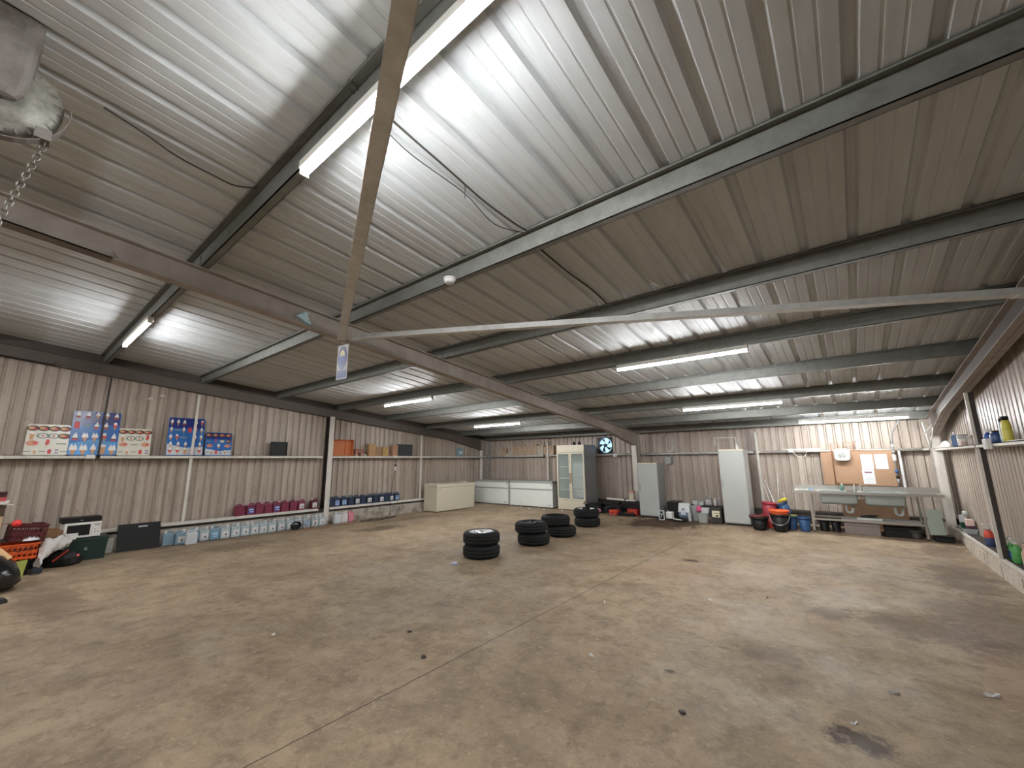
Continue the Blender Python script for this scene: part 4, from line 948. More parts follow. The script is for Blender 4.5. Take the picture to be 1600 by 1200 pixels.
t = bucket('blue bucket beside the sink leg', -.895, 11.20, FB, .088, .118, .285, BLUE, handle=False)
bucket('tilted blue bucket leaning above the blue pair', -1.20, 11.42, FB+.31, .09, .12, .25, BLUE, rx=-.0, ry=-.45, handle=False)
m = MB(); m.lathe([(.112, .288), (.122, .30), (.118, .306), (.02, .308)], 20); tag(m.build('lid', mat('yellow_green', (170, 176, 92), .5), slim), 'yellow green lid')
t = thing('yellow_sponge', 'yellow mop wringer sitting on the tilted blue bucket', 'wringer', (-1.26, 11.38, FB+.575), 0, None, 0, -.4); m = MB(); m.lathe([(.03, 0), (.10, .01), (.115, .05), (.06, .07)], 14); m.build('body', YEL, t); m = MB(); m.bar((.06, 0, .05), (.11, 0, .18), .015, .015); m.build('handle', WHITEP, t)
t = thing('squeegee', 'blue plastic mop head lying behind the orange trug', 'mop', (-1.40, 11.62, FB+.44)); m = MB(); m.box(-.11, .11, -.05, .05, 0, .05, .015); m.build('head', BLUE, t)
t2 = thing('blue_stand', 'dark box under the blue mop head', 'box', (-1.38, 11.66, FB)); m = MB(); m.box(-.13, .13, -.1, .1, 0, .44, .01); m.build('body', DARKST, t2); m = MB(); m.box(-.135, .135, -.105, .105, .40, .438, .01); m.build('lid', BLACK, t2)
def stick(lb, p0, p1, name='broom_handle', r=.012):
    m = MB(); m.tube([p0, p1], r, 8); m.lathe([(r*1.3, 0), (r*1.3, .03)], 8, p1); return tag(m.build(name, WHITEP), lb, 'handle')
stick('white mop handle leaning towards the thin post, ending at the blue mop head', (-1.46, 11.60, FB+.50), (-1.69, 12.30, 1.06))
stick('upright white broom handle standing behind the blue mop head', (-1.46, 12.2, .40), (-1.44, 12.52, 1.22), r=.009)
stick('short thin white handle behind the mop handle by the post', (-1.50, 11.98, .09), (-1.74, 12.34, .97), r=.007)

# ------------------------------------------------------------------ sink
x0, x1, yf, yb = -1.04, 1.33, 11.17, 11.83; zt = 1.65-(1.65-.885)*KB
t = thing('double_sink', 'long stainless steel double sink unit on legs', 'sink', (0, 0, 0))
bw = [(-.565, .075), (.175, .795)]; by0, by1 = yf+.07, yb-.15
m = MB()
m.box(x0, x1, yf, by0, zt-.045, zt); m.box(x0, x1, by1, yb, zt-.045, zt)
px = x0
for (a, b_) in bw+[(x1, x1)]:
    if a > px: m.box(px, a, by0, by1, zt-.03, zt)
    px = b_
m.box(x0, x1, yb-.02, yb, zt, zt+.10); m.box(x0, x1, yf-.004, yf+.004, zt-.045, zt+.006)
for k in range(9):
    m.box(x0+.08, bw[0][0]-.05, by0+.03+k*.04, by0+.036+k*.04, zt, zt+.004); m.box(bw[1][1]+.06, x1-.08, by0+.03+k*.04, by0+.036+k*.04, zt, zt+.004)
m.build('worktop', INOX, t)
BWL = mat('bowl_steel', (158, 166, 164), .45, .15, var=.06)
for (a, b_) in bw:
    m = MB()
    def rr(i, z, r=.05):
        P = []
        for (cx_, cy_, a0) in ((b_-r-i, by1-r-i, 0), (a+r+i, by1-r-i, 90), (a+r+i, by0+r+i, 180), (b_-r-i, by0+r+i, 270)):
            for k in range(5):
                q = math.radians(a0+90*k/4); P.append((cx_+r*math.cos(q), cy_+r*math.sin(q), z))
        return P
    zb = zt-.262
    m.loft([rr(0, zt-.002), rr(.004, zb+.05), rr(.035, zb), rr(.039, zb+.004), rr(.010, zb+.05), rr(.006, zt-.002)], cap=False, smooth=True)
    m.loft([rr(.035, zb), rr(.036, zb+.003)])
    m.build('bowl', BWL, t)
    m = MB(); xc = (a+b_)/2; xc2 = xc+ (.10 if a < 0 else .14); m.tube(smooth_path([(xc2, 11.45, zb), (xc2, 11.45, zb-.10), (xc2+.02, 11.47, zb-.16), (xc2+.09, 11.47, zb-.16), (xc2+.11, 11.48, zb-.09), (xc2+.11, 11.6, zb-.06)], 4), .024, 10); m.build('waste_trap', FROST, t)
for (x, y) in ((-.735, yf+.04), (1.005, yf+.04), (-.735, yb-.04), (1.005, yb-.04)):
    m = MB(); m.box(x-.018, x+.018, y-.018, y+.018, FB+.02, zt-.04); lg = m.build('leg', INOX, t)
    m = MB(); m.cyl(.022, FB, FB+.02, (x, y, 0), n=10); m.build('foot', BLACK, lg)
zs = FB+.27
for y in (yf+.04, yb-.04): m = MB(); m.box(-.717, .987, y-.012, y+.012, zs-.02, zs+.015); m.build('rail', INOX, t)
for x in (-.735, 1.005): m = MB(); m.box(x-.012, x+.012, yf+.06, yb-.06, zs-.02, zs+.015); m.build('rail', INOX, t)
m = MB(); m.box(-.25, .95, yf+.05, yb-.05, zs+.016, zs+.028); m.build('lower_shelf', GREYP, t)
for (x, lb) in ((.07, 0), (.17, 1)):
    m = MB(); m.cyl(.02, zt, zt+.07, (x-.03, by1+.06, 0), n=12); m.tube(smooth_path([(x-.03, by1+.06, zt+.06), (x-.04, by1+.05, zt+.13), (x-.03, by1-.06, zt+.14), (x-.03, by1-.09, zt+.11)], 5), .009); m.cyl(.028, zt+.065, zt+.085, (x-.03, by1+.06, 0), n=12); m.build('tap', INOX, t)
bottle('green soap bottle with pump beside the taps', -.17, 11.72, zt, .035, .15, mat('soap_green', (96, 128, 116), .35), WHITEP)
t = thing('sponge_dish', 'small pale blue sponge on the bare drainer', 'sponge', (-.73, 11.62, zt)); m = MB(); m.box(-.05, .05, -.035, .035, 0, .04, .012); m.build('body', mat('pale_blue_sponge', (150, 168, 190), .9), t)
t = thing('sponge_dish', 'brown scouring pad lying beside the green soap', 'pad', (-.05, 11.60, zt)); m = MB(); m.box(-.06, .06, -.04, .04, 0, .02, .008); m.build('body', PLYD, t)
# things under the sink
m = MB(); m.box(-.22, .86, 12.20, 12.22, FB, .72); tag(m.build('wooden_board', PLYD), 'brown wooden board standing behind the sink pipes', 'board')
m = MB(); m.prism([(.10, 0), (.42, .03), (.34, .06), (.44, .09), (.30, .10), (.12, .07)], 0, .02, 'y'); t = tag(m.build('black_offcut', BLACK), 'pointed black offcut lying on the lower sink shelf', 'offcut'); t.location = (-.05, 11.35, zs+.03)
m = MB(); m.box(.0, .40, 0, .10, 0, .035, .01); t = tag(m.build('pale_strip', FROST), 'long pale strip lying along the lower sink shelf', 'strip'); t.location = (.0, 11.24, zs+.03)
hard_box('grey_crate', 'grey brown storage crate on the floor under the sink bowls', .06, 11.35, FB, .56, .22, .235, mat('grey_brown_plastic', (128, 118, 114), .6), cat='crate', handle=False)
for (x, w, h, lb) in ((-.56, .18, .22, 'black pot under the sink beside its leg'), (-.36, .17, .24, 'black pot under the sink touching the grey crate')):
    bucket(lb, x, 11.42, FB, w*.42, w*.5, h, BLACK, handle=False, name='black_pot', cat='pot')
hard_box('black_bin_box', 'wide black box under the drainer, right behind the rail', .62, 11.45, FB, .44, .30, .19, BLACK, cat='box', handle=False)
bucket('dark metal pot with a shiny rim under the drainer', .86, 11.30, FB, .07, .09, .16, DARKST, handle=False, name='metal_pot', cat='pot')
t = thing('plastic_sheet', 'grey green plastic panel leaning on the last sink leg', 'panel', (1.13, 11.09, FB+.12), -.06, None, -.12); m = MB(); m.prism([(-.10, 0), (.11, .02), (.09, .46), (-.08, .47), (-.115, .2)], -.006, .006, 'y'); m.build('sheet', mat('grey_green_plastic', (140, 152, 140), .5, var=.06), t)
hard_box('black_bin_box', 'black box on the floor under the grey green panel', 1.22, 11.28, FB, .26, .28, .11, BLACK, cat='box', handle=False)
t = thing('foil_pack', 'grey green plastic bundle beside the last sink leg', 'bundle', (.93, 11.72, FB)); m = MB(); m.lathe([(.05, 0), (.10, .04), (.08, .14), (.03, .2)], 7, smooth=False); m.build('body', mat('olive_grey', (84, 88, 78), .6), t)

# ------------------------------------------------------------------ plywood board, heater, papers, pipes on the wall
yw = 12.44
m = MB(); m.mat(0).box(-.49, .85, 12.43, 12.448, 1.005, 1.80); m.mat(1).box(-.262, -.256, 12.428, 12.431, 1.03, 1.78).box(.222, .228, 12.428, 12.431, 1.01, 1.78).box(-.26, .22, 12.428, 12.431, 1.045, 1.051)
tag(m.build('plywood_board', [PLY, PLYD]), 'orange brown plywood board fixed above the sink', 'board')
t = thing('water_heater', 'white rounded water heater on the plywood board', 'water heater', (-.085, 12.36, 1.70)); 
m = MB(); P = rrect(.29, .28, .07, 5, 0, -.14); m.loft([[(p[0]*k, y, p[1]*k) for p in P] for y, k in ((.07, 1), (-.04, 1), (-.07, .93))]); m.build('case', WHITEP, t)
m = MB(); m.lathe([(.085, -.071), (.08, -.078), (.001, -.078)], 20, axis='y'); m.build('dial_panel', GREYP, t)
m = MB(); m.lathe([(.018, -.079), (.015, -.095), (.001, -.095)], 12, (0, 0, -.07), axis='y'); m.build('knob', PAPER, t)
m = MB(); m.box(-.05, .05, -.083, -.078, .01, .06); m.build('display', APPG, t)
def paper(lb, x0, x1, z0, z1, mark):
    t = thing('paper_notice', lb, 'notice', ((x0+x1)/2, 12.427, z0), 0, 'paper notices on the plywood'); w, h = (x1-x0)/2, z1-z0
    m = MB(); m.box(-w, w, -.001, .002, 0, h); m.build('sheet', PAPER, t)
    m = MB(); LN = mat('grey_print', (150, 150, 154), .7); PR = mat('plum_print', (128, 96, 112), .7)
    if mark == 'head':
        m.box(-w*.62, w*.62, -.002, -.0012, h*.74, h*.84); m.build('heading', PR, t); m = MB()
        for k in range(5): m.box(-w*.7, w*(.7-.2*(k % 2)), -.002, -.0012, h*(.2+.09*k), h*(.2+.09*k)+.004)
    else:
        for k in range(12): m.box(-w*.8, w*(.8-.25*(k % 3 == 2)), -.002, -.0012, h*(.08+.07*k), h*(.08+.07*k)+.004)
    m.build('print', LN, t)
paper('upper white notice next to the water heater', .235, .445, 1.375, 1.70, '')
paper('white notice near the grey pipe, upper row alone', .475, .69, 1.375, 1.70, '')
paper('lower white notice with a plum coloured heading', .225, .435, 1.04, 1.365, 'head')
m = MB()
for P in ([(-.28, 12.42, 1.04), (-.275, 12.42, 1.98), (-.14, 12.42, 1.98), (-.14, 12.42, 1.85)], [(-.05, 12.42, 1.84), (-.05, 12.42, 1.98), (.09, 12.42, 1.98), (.09, 12.42, 1.80), (.40, 12.42, 1.78)], [(.15, 12.42, 1.80), (.15, 12.42, 1.99), (.21, 12.42, 1.99)], [(-.28, 12.42, 1.04), (.12, 12.42, 1.04), (.13, 12.3, 1.0), (.13, 11.9, .98)]): m.tube(P, .009, 8)
tag(m.build('copper_pipe', COPPER), 'bare copper pipes looping round the water heater', 'pipe')
t = thing('grey_pipe', 'dark vertical water pipe with valves at the edge of the plywood', 'pipe', (.81, 12.40, 0))
m = MB(); m.tube([(.0, 0, .95), (0, 0, 1.9), (.03, 0, 2.15), (.16, -.2, 2.42)], .014, 8); m.build('pipe', APPG, t)
for (z, mt, h, r) in ((1.98, APPG, .05, .03), (1.86, BRACE, .05, .025), (1.56, WHITEP, .12, .032), (1.30, BLUE, .05, .035), (1.18, BLACK, .04, .03), (1.08, APPG, .08, .025), (1.73, APPG, .05, .03)):
    m = MB(); m.lathe([(r*.7, z-.01), (r, z), (r, z+h), (r*.7, z+h+.01)], 10); m.build('valve', mt, t)
t = thing('corner_strip', 'tall pale strip beside the grey pipe', 'strip', (.90, 12.43, 1.0)); m = MB(); m.box(-.02, .02, 0, .015, -.2, .78); m.build('body', BRACE, t)
# cable loop and sockets on the rail
loose('cable', [(-1.05, 12.42, 1.79), (-.98, 12.41, 1.70), (-.88, 12.41, 1.655), (-.80, 12.41, 1.68), (-.76, 12.41, 1.76), (-.7, 12.41, 1.79), (-.3, 12.41, 1.78)], .008, WHITEP, 'white cable looping below the rail beside the plywood')
for (x, z, lb) in ((-5.80, 1.755, 'white junction box on the rail under the extractor fan'), (-1.08, 1.80, 'white switch box on the rail where the cable loops')):
    t = thing('switch_box', lb, 'socket', (x, 12.43, z)); m = MB(); m.box(-.06, .06, -.03, .02, -.03, .06, .008); m.build('body', WHITEP, t); m = MB(); m.box(-.045, .045, -.034, -.03, -.02, .045); m.build('cover', FROST, t)
t = thing('pale_batten', 'pale timber batten lying along the rail beside the plywood', 'batten', (-.9, 12.47, 1.826)); m = MB(); m.box(-.35, .42, -.02, .05, 0, .035); m.build('body', BRACE, t)
t = thing('grey_cover', 'grey enamel box behind the narrow white fridge', 'box', (-4.13, 12.40, 1.50)); m = MB(); m.box(-.07, .10, -.04, .22, 0, .2, .006); m.build('body', APPG, t); m = MB(); m.box(-.07, .10, -.044, -.041, .0, .2); m.build('cover', GREYP, t)

# ------------------------------------------------------------------ bottle shelf along the other wall
ZR = 1.802
t = thing('white_rag', 'white crumpled rag at the sink end of the rail shelf', 'rag', (1.50, 11.35, ZR)); m = MB()
m.loft([[(.06*math.cos(a)*k*(1+.2*math.sin(3*a)), .42*math.sin(a)*k*(1+.15*math.cos(4*a)), z) for a in [2*PI*j/14 for j in range(14)]] for z, k in ((0, 1), (.05, .95), (.10, .6), (.13, .25))], smooth=True); m.build('body', CLOTH, t)
BLJ = mat('blue_jug', (78, 108, 148), .35)
tB = thing('plastic_jug', 'slate blue jug on the rail shelf next to the white rag', 'jug', (1.50, 10.32, ZR), PI/2+1.3); jug_parts(tB, BLJ, PCAP, None, None, 1, wd=.17, dp=.10, h=.24)
t = thing('white_tin', 'white tin with a dark top on the shelf beside the slate blue jug', 'tin', (1.50, 9.83, ZR)); m = MB(); m.cyl(.065, 0, .17, n=20); m.build('body', WHITEP, t); m = MB(); m.cyl(.067, .12, .15, n=20); m.build('band', FROST, t); m = MB(); m.cyl(.06, .17, .185, n=20); m.build('lid', APPG, t)
hard_box('brown_box', 'dull brown box on the shelf before the thin post', 1.545, 9.28, ZR, .12, .34, .15, mat('dull_brown', (120, 104, 90), .7), cat='box', handle=False)
t = thing('clear_wrap', 'pale pink wrapped pack in front of the white tin', 'pack', (1.46, 9.60, ZR)); m = MB(); m.box(-.035, .035, -.06, .06, 0, .08, .02); m.build('body', mat('pale_pink_wrap', (214, 190, 178), .5), t)
bottle('blue spray bottle on the shelf just past the thin post', 1.50, 8.28, ZR, .045, .22, mat('strong_blue', (44, 82, 150), .35), WHITEP, 2.2, True)
t = thing('blue_canister', 'dark blue squat canister beside the blue spray bottle', 'canister', (1.52, 7.99, ZR)); m = MB(); m.lathe([(.055, 0), (.06, .01), (.06, .10), (.04, .13), (.03, .14)], 16); m.build('body', mat('canister_blue', (46, 74, 120), .35), t); m = MB(); m.cyl(.03, .14, .16, n=12); m.build('cap', BLACK, t)
t = thing('socket_box', 'white double socket at the break of the shelf rail', 'socket', (1.395, 7.80, 1.755)); m = MB(); m.box(-.025, .022, -.085, .085, -.03, .10, .008); m.build('body', WHITEP, t); m = MB(); m.box(-.03, -.025, -.07, .07, -.02, .085); m.build('cover', FROST, t)
YB_ = mat('yellow_bottle', (196, 186, 70), .35)
bottle('clear bottle with black cap on the shelf behind the yellow bottle', 1.51, 7.58, ZR, .038, .29, CLR, BLACK, label=FROST, neck=.6)
bottle('yellow bottle with black cap on the rail shelf', 1.50, 7.40, ZR, .044, .30, YB_, BLACK, label=mat('yellow_label', (206, 198, 96), .5), neck=.62)
t = thing('white_board_shelf', 'long thin white board lying on the rail shelf past the socket', 'board', (1.50, 6.3, ZR-.0)); m = MB(); m.box(-.10, .10, -1.3, .72, -.0005, .006); m.build('sheet', WHITEP, t); 
for b_ in (): pass
# on the kerb ledge
ZK = .277
t = thing('clear_tray', 'clear plastic tray of bottles on the kerb ledge by the sink', 'tray', (1.545, 11.25, ZK)); m = MB()
m.loft([[(.075*sx, .24*sy, 0) for sx, sy in ((-1, -1), (1, -1), (1, 1), (-1, 1))], [(.09*sx, .27*sy, .09) for sx, sy in ((-1, -1), (1, -1), (1, 1), (-1, 1))], [(.084*sx, .264*sy, .09) for sx, sy in ((-1, -1), (1, -1), (1, 1), (-1, 1))], [(.07*sx, .235*sy, .006) for sx, sy in ((-1, -1), (1, -1), (1, 1), (-1, 1))]]); m.build('body', mat('clear_tray', (176, 184, 184), .3), t)
def tub(lb, x, y, z, a, h, b1, b2):
    t = thing('product_tub', lb, 'tub', (x, y, z)); m = MB(); m.box(-a, a, -a*1.2, a*1.2, 0, h*.55, .01); m.build('body', b1, t); m = MB(); m.box(-a*.98, a*.98, -a*1.2, a*1.2, h*.55, h, .012); m.build('cap', b2, t)
tub('dark green tub with white top in the clear tray', 1.53, 11.40, ZK+.008, .05, .28, mat('bottle_green', (36, 84, 60), .4), PAPER)
tub('dark red tub with pink top in the clear tray', 1.56, 11.08, ZK+.008, .055, .24, mat('tub_maroon', (74, 46, 56), .4), mat('tub_pink', (224, 196, 184), .4))
t = thing('dish_brush', 'white dish brush standing between the two tubs', 'brush', (1.55, 11.24, ZK+.008)); m = MB(); m.tube([(0, 0, 0), (0, .01, .28)], .011); m.build('handle', WHITEP, t); m = MB(); m.lathe([(.012, .27), (.04, .30), (.042, .35), (.02, .37)], 12); m.build('head', FROST, t)
t = bottle('red and blue spray bottle with white head on the kerb ledge', 1.555, 9.78, ZK, .052, .36, mat('spray_blue', (70, 84, 128), .35), WHITEP, .4, True)
m = MB(); m.lathe([(.054, .12), (.054, .185), (.03, .235)], 16, cap=False); m.build('label', mat('spray_red', (206, 74, 56), .4), t)
GRN = mat('leaf_green_plastic', (84, 158, 84), .35, var=.05)
bottle('green spray bottle with white head on the ledge, nearer the sink', 1.55, 8.66, ZK, .05, .33, GRN, WHITEP, .6, True, LBB[0])
bottle('larger green spray bottle with white head, next along from its twin', 1.56, 8.44, ZK, .055, .34, GRN, WHITEP, .6, True)
bottle('pink bottle on the ledge at the picture edge', 1.58, 8.16, ZK, .045, .28, mat('skin_pink', (196, 160, 150), .5), mat('skin_pink', (196, 160, 150)))

# ================================================================== mid shed hanging things
t = thing('safety_sign', 'blue and white safety helmet sign hanging under the rafter', 'sign', (-4.96, 2.62, 2.70), .08)
BS = mat('sign_blue', (38, 66, 148), .4); BS2 = mat('sign_pale_yellow', (226, 218, 170), .4)
m = MB(); w, h = .115, .46
m.mat(0).box(-w, w, -.002, .002, 0, h)
def disc(cx_, cz_, a, b_, mi, dy, a0=0, a1=2*PI, n=28): m.mat(mi).prism([(cx_+a*math.cos(a0+(a1-a0)*k/n), cz_+b_*math.sin(a0+(a1-a0)*k/n)) for k in range(n+(0 if a1-a0 > 6.2 else 1))], -.002-dy, -.002-dy+.0008, 'y')
disc(0, .285, .098, .15, 1, .001); disc(0, .285, .085, .132, 0, .0018); disc(0, .285, .080, .125, 1, .0026)
disc(0, .262, .045, .09, 0, .0034); disc(0, .262, .038, .08, 1, .0042)                    # face outline
disc(0, .318, .056, .075, 2, .005, 0, PI, 16); m.mat(0).box(-.064, .064, -.0078, -.007, .305, .322)    # helmet and brim
m.mat(1).box(-.095, .095, -.0032, -.0022, .015, .118)
m.build('plate', [PAPER, BS, BS2], t)
def text_obj(s, size, loc, m_, parent, name='lettering', rot=(PI/2, 0, 0), ext=.0004, align='CENTER'):
    cu = bpy.data.curves.new(name, 'FONT'); cu.body = s; cu.size = size; cu.align_x = align; cu.extrude = ext; cu.resolution_u = 2
    cu.materials.append(m_); tmp = bpy.data.objects.new('tmp', cu); C.objects.link(tmp); bpy.context.view_layer.update()
    me = bpy.data.meshes.new_from_object(tmp.evaluated_get(bpy.context.evaluated_depsgraph_get())); bpy.data.objects.remove(tmp)
    o = bpy.data.objects.new(name, me); C.objects.link(o); o.parent = parent; o.location = loc; o.rotation_euler = rot; return o
for k, s_ in enumerate(('Safety helmets', 'must be worn', 'in this area')): text_obj(s_, .026, (0, -.0042, .088-.030*k), PAPER, t)
m = MB(); m.tube([(.08, 0, h), (.085, 0, h+.10)], .003); m.tube([(-.08, 0, h), (-.085, 0, h+.10)], .003); m.build('hanging_wire', GALV, t)
# rag stuck on the rafter
m = MB(); RG = mat('pale_blue_rag', (176, 200, 206), .8, var=.15, scale=20)
P = [(1.99, 3.40), (2.06, 3.44), (2.10, 3.48), (2.15, 3.47), (2.14, 3.42), (2.17, 3.38), (2.20, 3.30), (2.13, 3.32), (2.07, 3.36)]
m.loft([[(-4.985, p[0], p[1]) for p in P], [(-4.95+.012*math.sin(i*2.3), 2.09+(p[0]-2.09)*.85, 3.395+(p[1]-3.395)*.85) for i, p in enumerate(P)]]); tag(m.build('rag', RG), 'pale blue rag stuffed on the rafter flange', 'rag')
# smoke alarm under the second purlin
t = thing('smoke_alarm', 'round white smoke alarm under the roof purlin', 'smoke alarm', (-2.90, 2.60, zr(2.67)-.17)); m = MB(); m.lathe([(.062, .0), (.064, -.012), (.056, -.016)], 24); m.build('base', WHITEP, t); m = MB(); m.lathe([(.055, -.016), (.052, -.045), (.040, -.055), (.001, -.056)], 24); m.build('cover', PAPER, t)
# roof cables
def roofcable(pts, r, lb, mt=HOSE): loose('roof_cable', [(x, y, zr(y)-dz) for x, y, dz in pts], r, mt, lb, 'cable')
roofcable([(-1.95, .95, .02), (-1.96, 1.3, .03), (-1.95, 1.7, .05), (-1.95, 2.1, .06), (-1.93, 2.45, .05), (-1.92, 2.60, .03)], .008, 'dark cable under the roof sheets from lamp to second purlin')
roofcable([(-1.99, .98, .02), (-2.04, 1.4, .07), (-1.98, 1.9, .10), (-2.03, 2.3, .10), (-1.93, 2.58, .06)], .004, 'thin sagging wire beside the dark roof cable')
roofcable([(-1.98, 2.75, .03), (-1.97, 3.3, .04), (-1.95, 3.8, .03), (-1.96, 4.2, .03)], .010, 'dark cable continuing from second to third purlin')
roofcable([(-3.35, .10, .06), (-3.45, .30, .02), (-3.50, .5, .03), (-3.42, .7, .08), (-3.45, .85, .05), (-3.38, .98, .02)], .006, 'thin dark cable across the pale roof near the chain hoist')
m = MB(); m.tube([(-1.95, 1.88, zr(1.88)-.05), (-1.95, 1.885, zr(1.88)-.17)], .003); tag(m.build('cable_tie', HOSE), 'loose cable tie dangling from the roof cable', 'cable tie')

# ================================================================== chain hoist
t = thing('chain_hoist', 'steel chain hoist wheel hanging from the roof with its chain', 'hoist', (0, 0, 0))
HM = mat('hoist_steel', (116, 110, 104), .6, .0, var=.15, scale=9, dirt=(70, 60, 54), dirt_amt=.6); HW = mat('hoist_wheel_steel', (134, 132, 122), .5, .2, var=.2, scale=14, dirt=(60, 54, 48), dirt_amt=.7)
X0 = -3.15; ztop = zr(-.3)-.005
m = MB(); m.loft([[(X0-.05, y0_, z), (X0+.05, y0_, z), (X0+.05, y1_, z), (X0-.05, y1_, z)] for z, y0_, y1_ in ((3.50, -.60, -.165), (3.60, -.60, -.165), (ztop, -.60, -.17))]); m.build('hanger', HM, t)
m = MB(); rings = []
for z, a_, b2_ in ((3.47, .04, .02), (3.485, .08, .035), (3.515, .10, .045), (3.62, .11, .05), (ztop, .12, .05)):
    rings.append([(X0+.075+b2_*math.cos(q), -.285+a_*math.copysign(abs(math.sin(q))**.6, math.sin(q)), z) for q in [2*PI*k/20 for k in range(20)]])
m.loft(rings, smooth=False); m.build('neck', HM, t)
m = MB(); m.lathe([(.08, -.035), (.20, -.03), (.235, -.02), (.225, -.008), (.225, .008), (.235, .02), (.20, .03), (.17, .035), (.16, .05), (.08, .05)], 40, (X0+.005, -.28, 3.53), 'x')
for k in range(28):
    a = 2*PI*k/28; m.bar((X0+.03, -.28+.175*math.cos(a), 3.53+.175*math.sin(a)), (X0+.03, -.28+.225*math.cos(a), 3.53+.225*math.sin(a)), .010, .012, (1, 0, 0))
m.build('chain_wheel', HW, t)
m = MB(); P = [(X0+.04, -.28+.262*math.cos(a), 3.53+.262*math.sin(a)) for a in [math.radians(q) for q in range(-150, 20, 10)]]
for a_, b2_ in zip(P[:-1], P[1:]): m.bar(a_, b2_, .004, .05, (1, 0, 0))
m.build('chain_guard', HM, t)
m = MB(); m.box(X0+.0, X0+.075, -.13, -.07, 3.335, 3.395, .006); m.build('chain_guide', HM, t)
CH = mat('chain_steel', (112, 108, 102), .35, .6, var=.1)
m = MB(); top = Vector((X0+.035, -.085, 3.345)); bot = Vector((X0+.035, -.50, 1.0)); d = (bot-top).normalized(); L0 = (bot-top).length; pitch = .030; nn = int(L0/pitch)
u = d.cross(Vector((1, 0, 0))).normalized(); v = Vector((1, 0, 0))
for k in range(nn):
    c0 = top+d*(pitch*(k+.5)); s = u if k % 2 else v; P = []
    for q in range(10):
        a = 2*PI*q/10; P.append(c0+d*(.021*math.cos(a))+s*(.0125*math.sin(a)))
    P.append(P[0]); m.tube(P, .0042, 5, cap=False)
ch = m.build('chain', CH, t)

# ================================================================== pile at the poster wall, near edge of view
def crate(lb, x, y, z, L_, W_, H_, mt, rz=0, rx=0, ry=0, slots=True, name='plastic_crate'):
    """slatted open crate: L along local x"""
    t = thing(name, lb, 'crate', (x, y, z), rz, None, rx, ry)
    m = MB(); l, w = L_/2, W_/2
    m.box(-l, l, -w, w, 0, .012)
    for (z0, z1) in ((0, .05), (H_*.36, H_*.56), (H_*.80, H_)):
        for s in (-1, 1): m.box(-l, l, s*w-(.008 if s > 0 else 0), s*w+(.0 if s > 0 else .008), z0, z1); m.box(*( (s*l-.008, s*l) if s > 0 else (s*l, s*l+.008)), -w, w, z0, z1)
    m.build('body', mt, t)
    m = MB()
    for k in range(9):
        xx = -l+L_*k/8
        for s in (-1, 1): m.box(xx-.006, xx+.006, s*w-.006, s*w+.006, 0, H_)
    for k in range(5):
        yy_ = -w+W_*k/4
        for s in (-1, 1): m.box(s*l-.006, s*l+.006, yy_-.006, yy_+.006, 0, H_)
    m.build('ribs', mt, t)
    m = MB(); e = .012; m.box(-l-e, l+e, -w-e, -w, H_-.02, H_); m.box(-l-e, l+e, w, w+e, H_-.02, H_); m.box(-l-e, -l, -w, w, H_-.02, H_); m.box(l, l+e, -w, w, H_-.02, H_); m.build('rim', mt, t)
    return t
# dark green lidded box, microwave, black box
t = thing('green_box', 'dark green lidded storage box under the microwave', 'storage box', (-10.80, 1.155, 0), .0)
m = MB(); m.loft([[(-.22, -.23, 0), (.22, -.23, 0), (.22, .23, 0), (-.22, .23, 0)], [(-.24, -.25, .33), (.24, -.25, .33), (.24, .25, .33), (-.24, .25, .33)]]); m.build('body', GREENC, t)
m = MB(); m.box(-.25, .25, -.262, .262, .33, .375, .01); m.build('lid', GREENC, t)
m = MB(); m.box(.232, .236, -.04, .0, .17, .22); m.build('emblem', mat('pale_green_print', (112, 138, 124), .5), t)
t = thing('microwave', 'white microwave standing tilted on the dark green box', 'microwave', (-10.78, 1.05, .378), .06)
m = MB(); m.box(-.17, .17, -.235, .235, .01, .265, .01); m.build('case', WHITEP, t)
m = MB(); m.mat(0).box(.17, .185, -.232, .12, .014, .26, .004); m.mat(1).box(.185, .188, -.195, .09, .05, .23); m.build('door', [WHITEP, BLACK], t)
m = MB(); m.mat(0).box(.17, .183, .123, .232, .014, .26, .004); m.mat(1).box(.183, .186, .14, .215, .20, .225).box(.183, .186, .145, .16, .08, .10).box(.183, .186, .19, .205, .08, .10).box(.183, .186, .145, .16, .13, .15); m.build('control_panel', [WHITEP, GREYP], t)
for (sx, sy) in ((-1, -1), (1, -1), (-1, 1), (1, 1)): m = MB(); m.cyl(.012, 0, .01, (sx*.14, sy*.2, 0), n=8); m.build('foot', BLACK, t)
t = thing('white_remote', 'white flat plastic strip propped against the microwave door', 'strip', (-10.56, .93, .378)); m = MB(); m.box(-.012, .012, -.08, .08, .03, .10, .006); m.build('body', WHITEP, t); m = MB(); m.box(-.03, .03, -.06, .06, 0.0, .03); m.build('base', WHITEP, t)
t = thing('black_box', 'flat black box lying on top of the microwave', 'box', (-10.78, 1.03, .645), .04); m = MB(); m.box(-.17, .17, -.25, .25, 0, .085, .01); m.build('body', BLACK, t); m = MB(); m.box(.17, .173, -.02, .01, .03, .045); m.build('badge', GREYP, t)
# black panel
t = thing('black_sheet', 'large black panel leaning on the jug ledge', 'panel', (-10.96, 1.91, 0), 0, None, 0, -.35)
m = MB(); m.box(-.02, 0.0, -.32, .32, 0.008, .52, .004); m.build('board', BLACK, t); m = MB(); m.box(0, .002, -.02, .12, .44, .465); m.build('label', FROST, t)
t = thing('pale_bag', 'small pale translucent bag between green box and black panel', 'bag', (-11.12, 1.46, 0)); m = MB(); m.box(-.05, .08, -.09, .10, .0, .26, .03); m.build('body', mat('pale_bag', (172, 168, 164), .5, var=.1, scale=14), t)
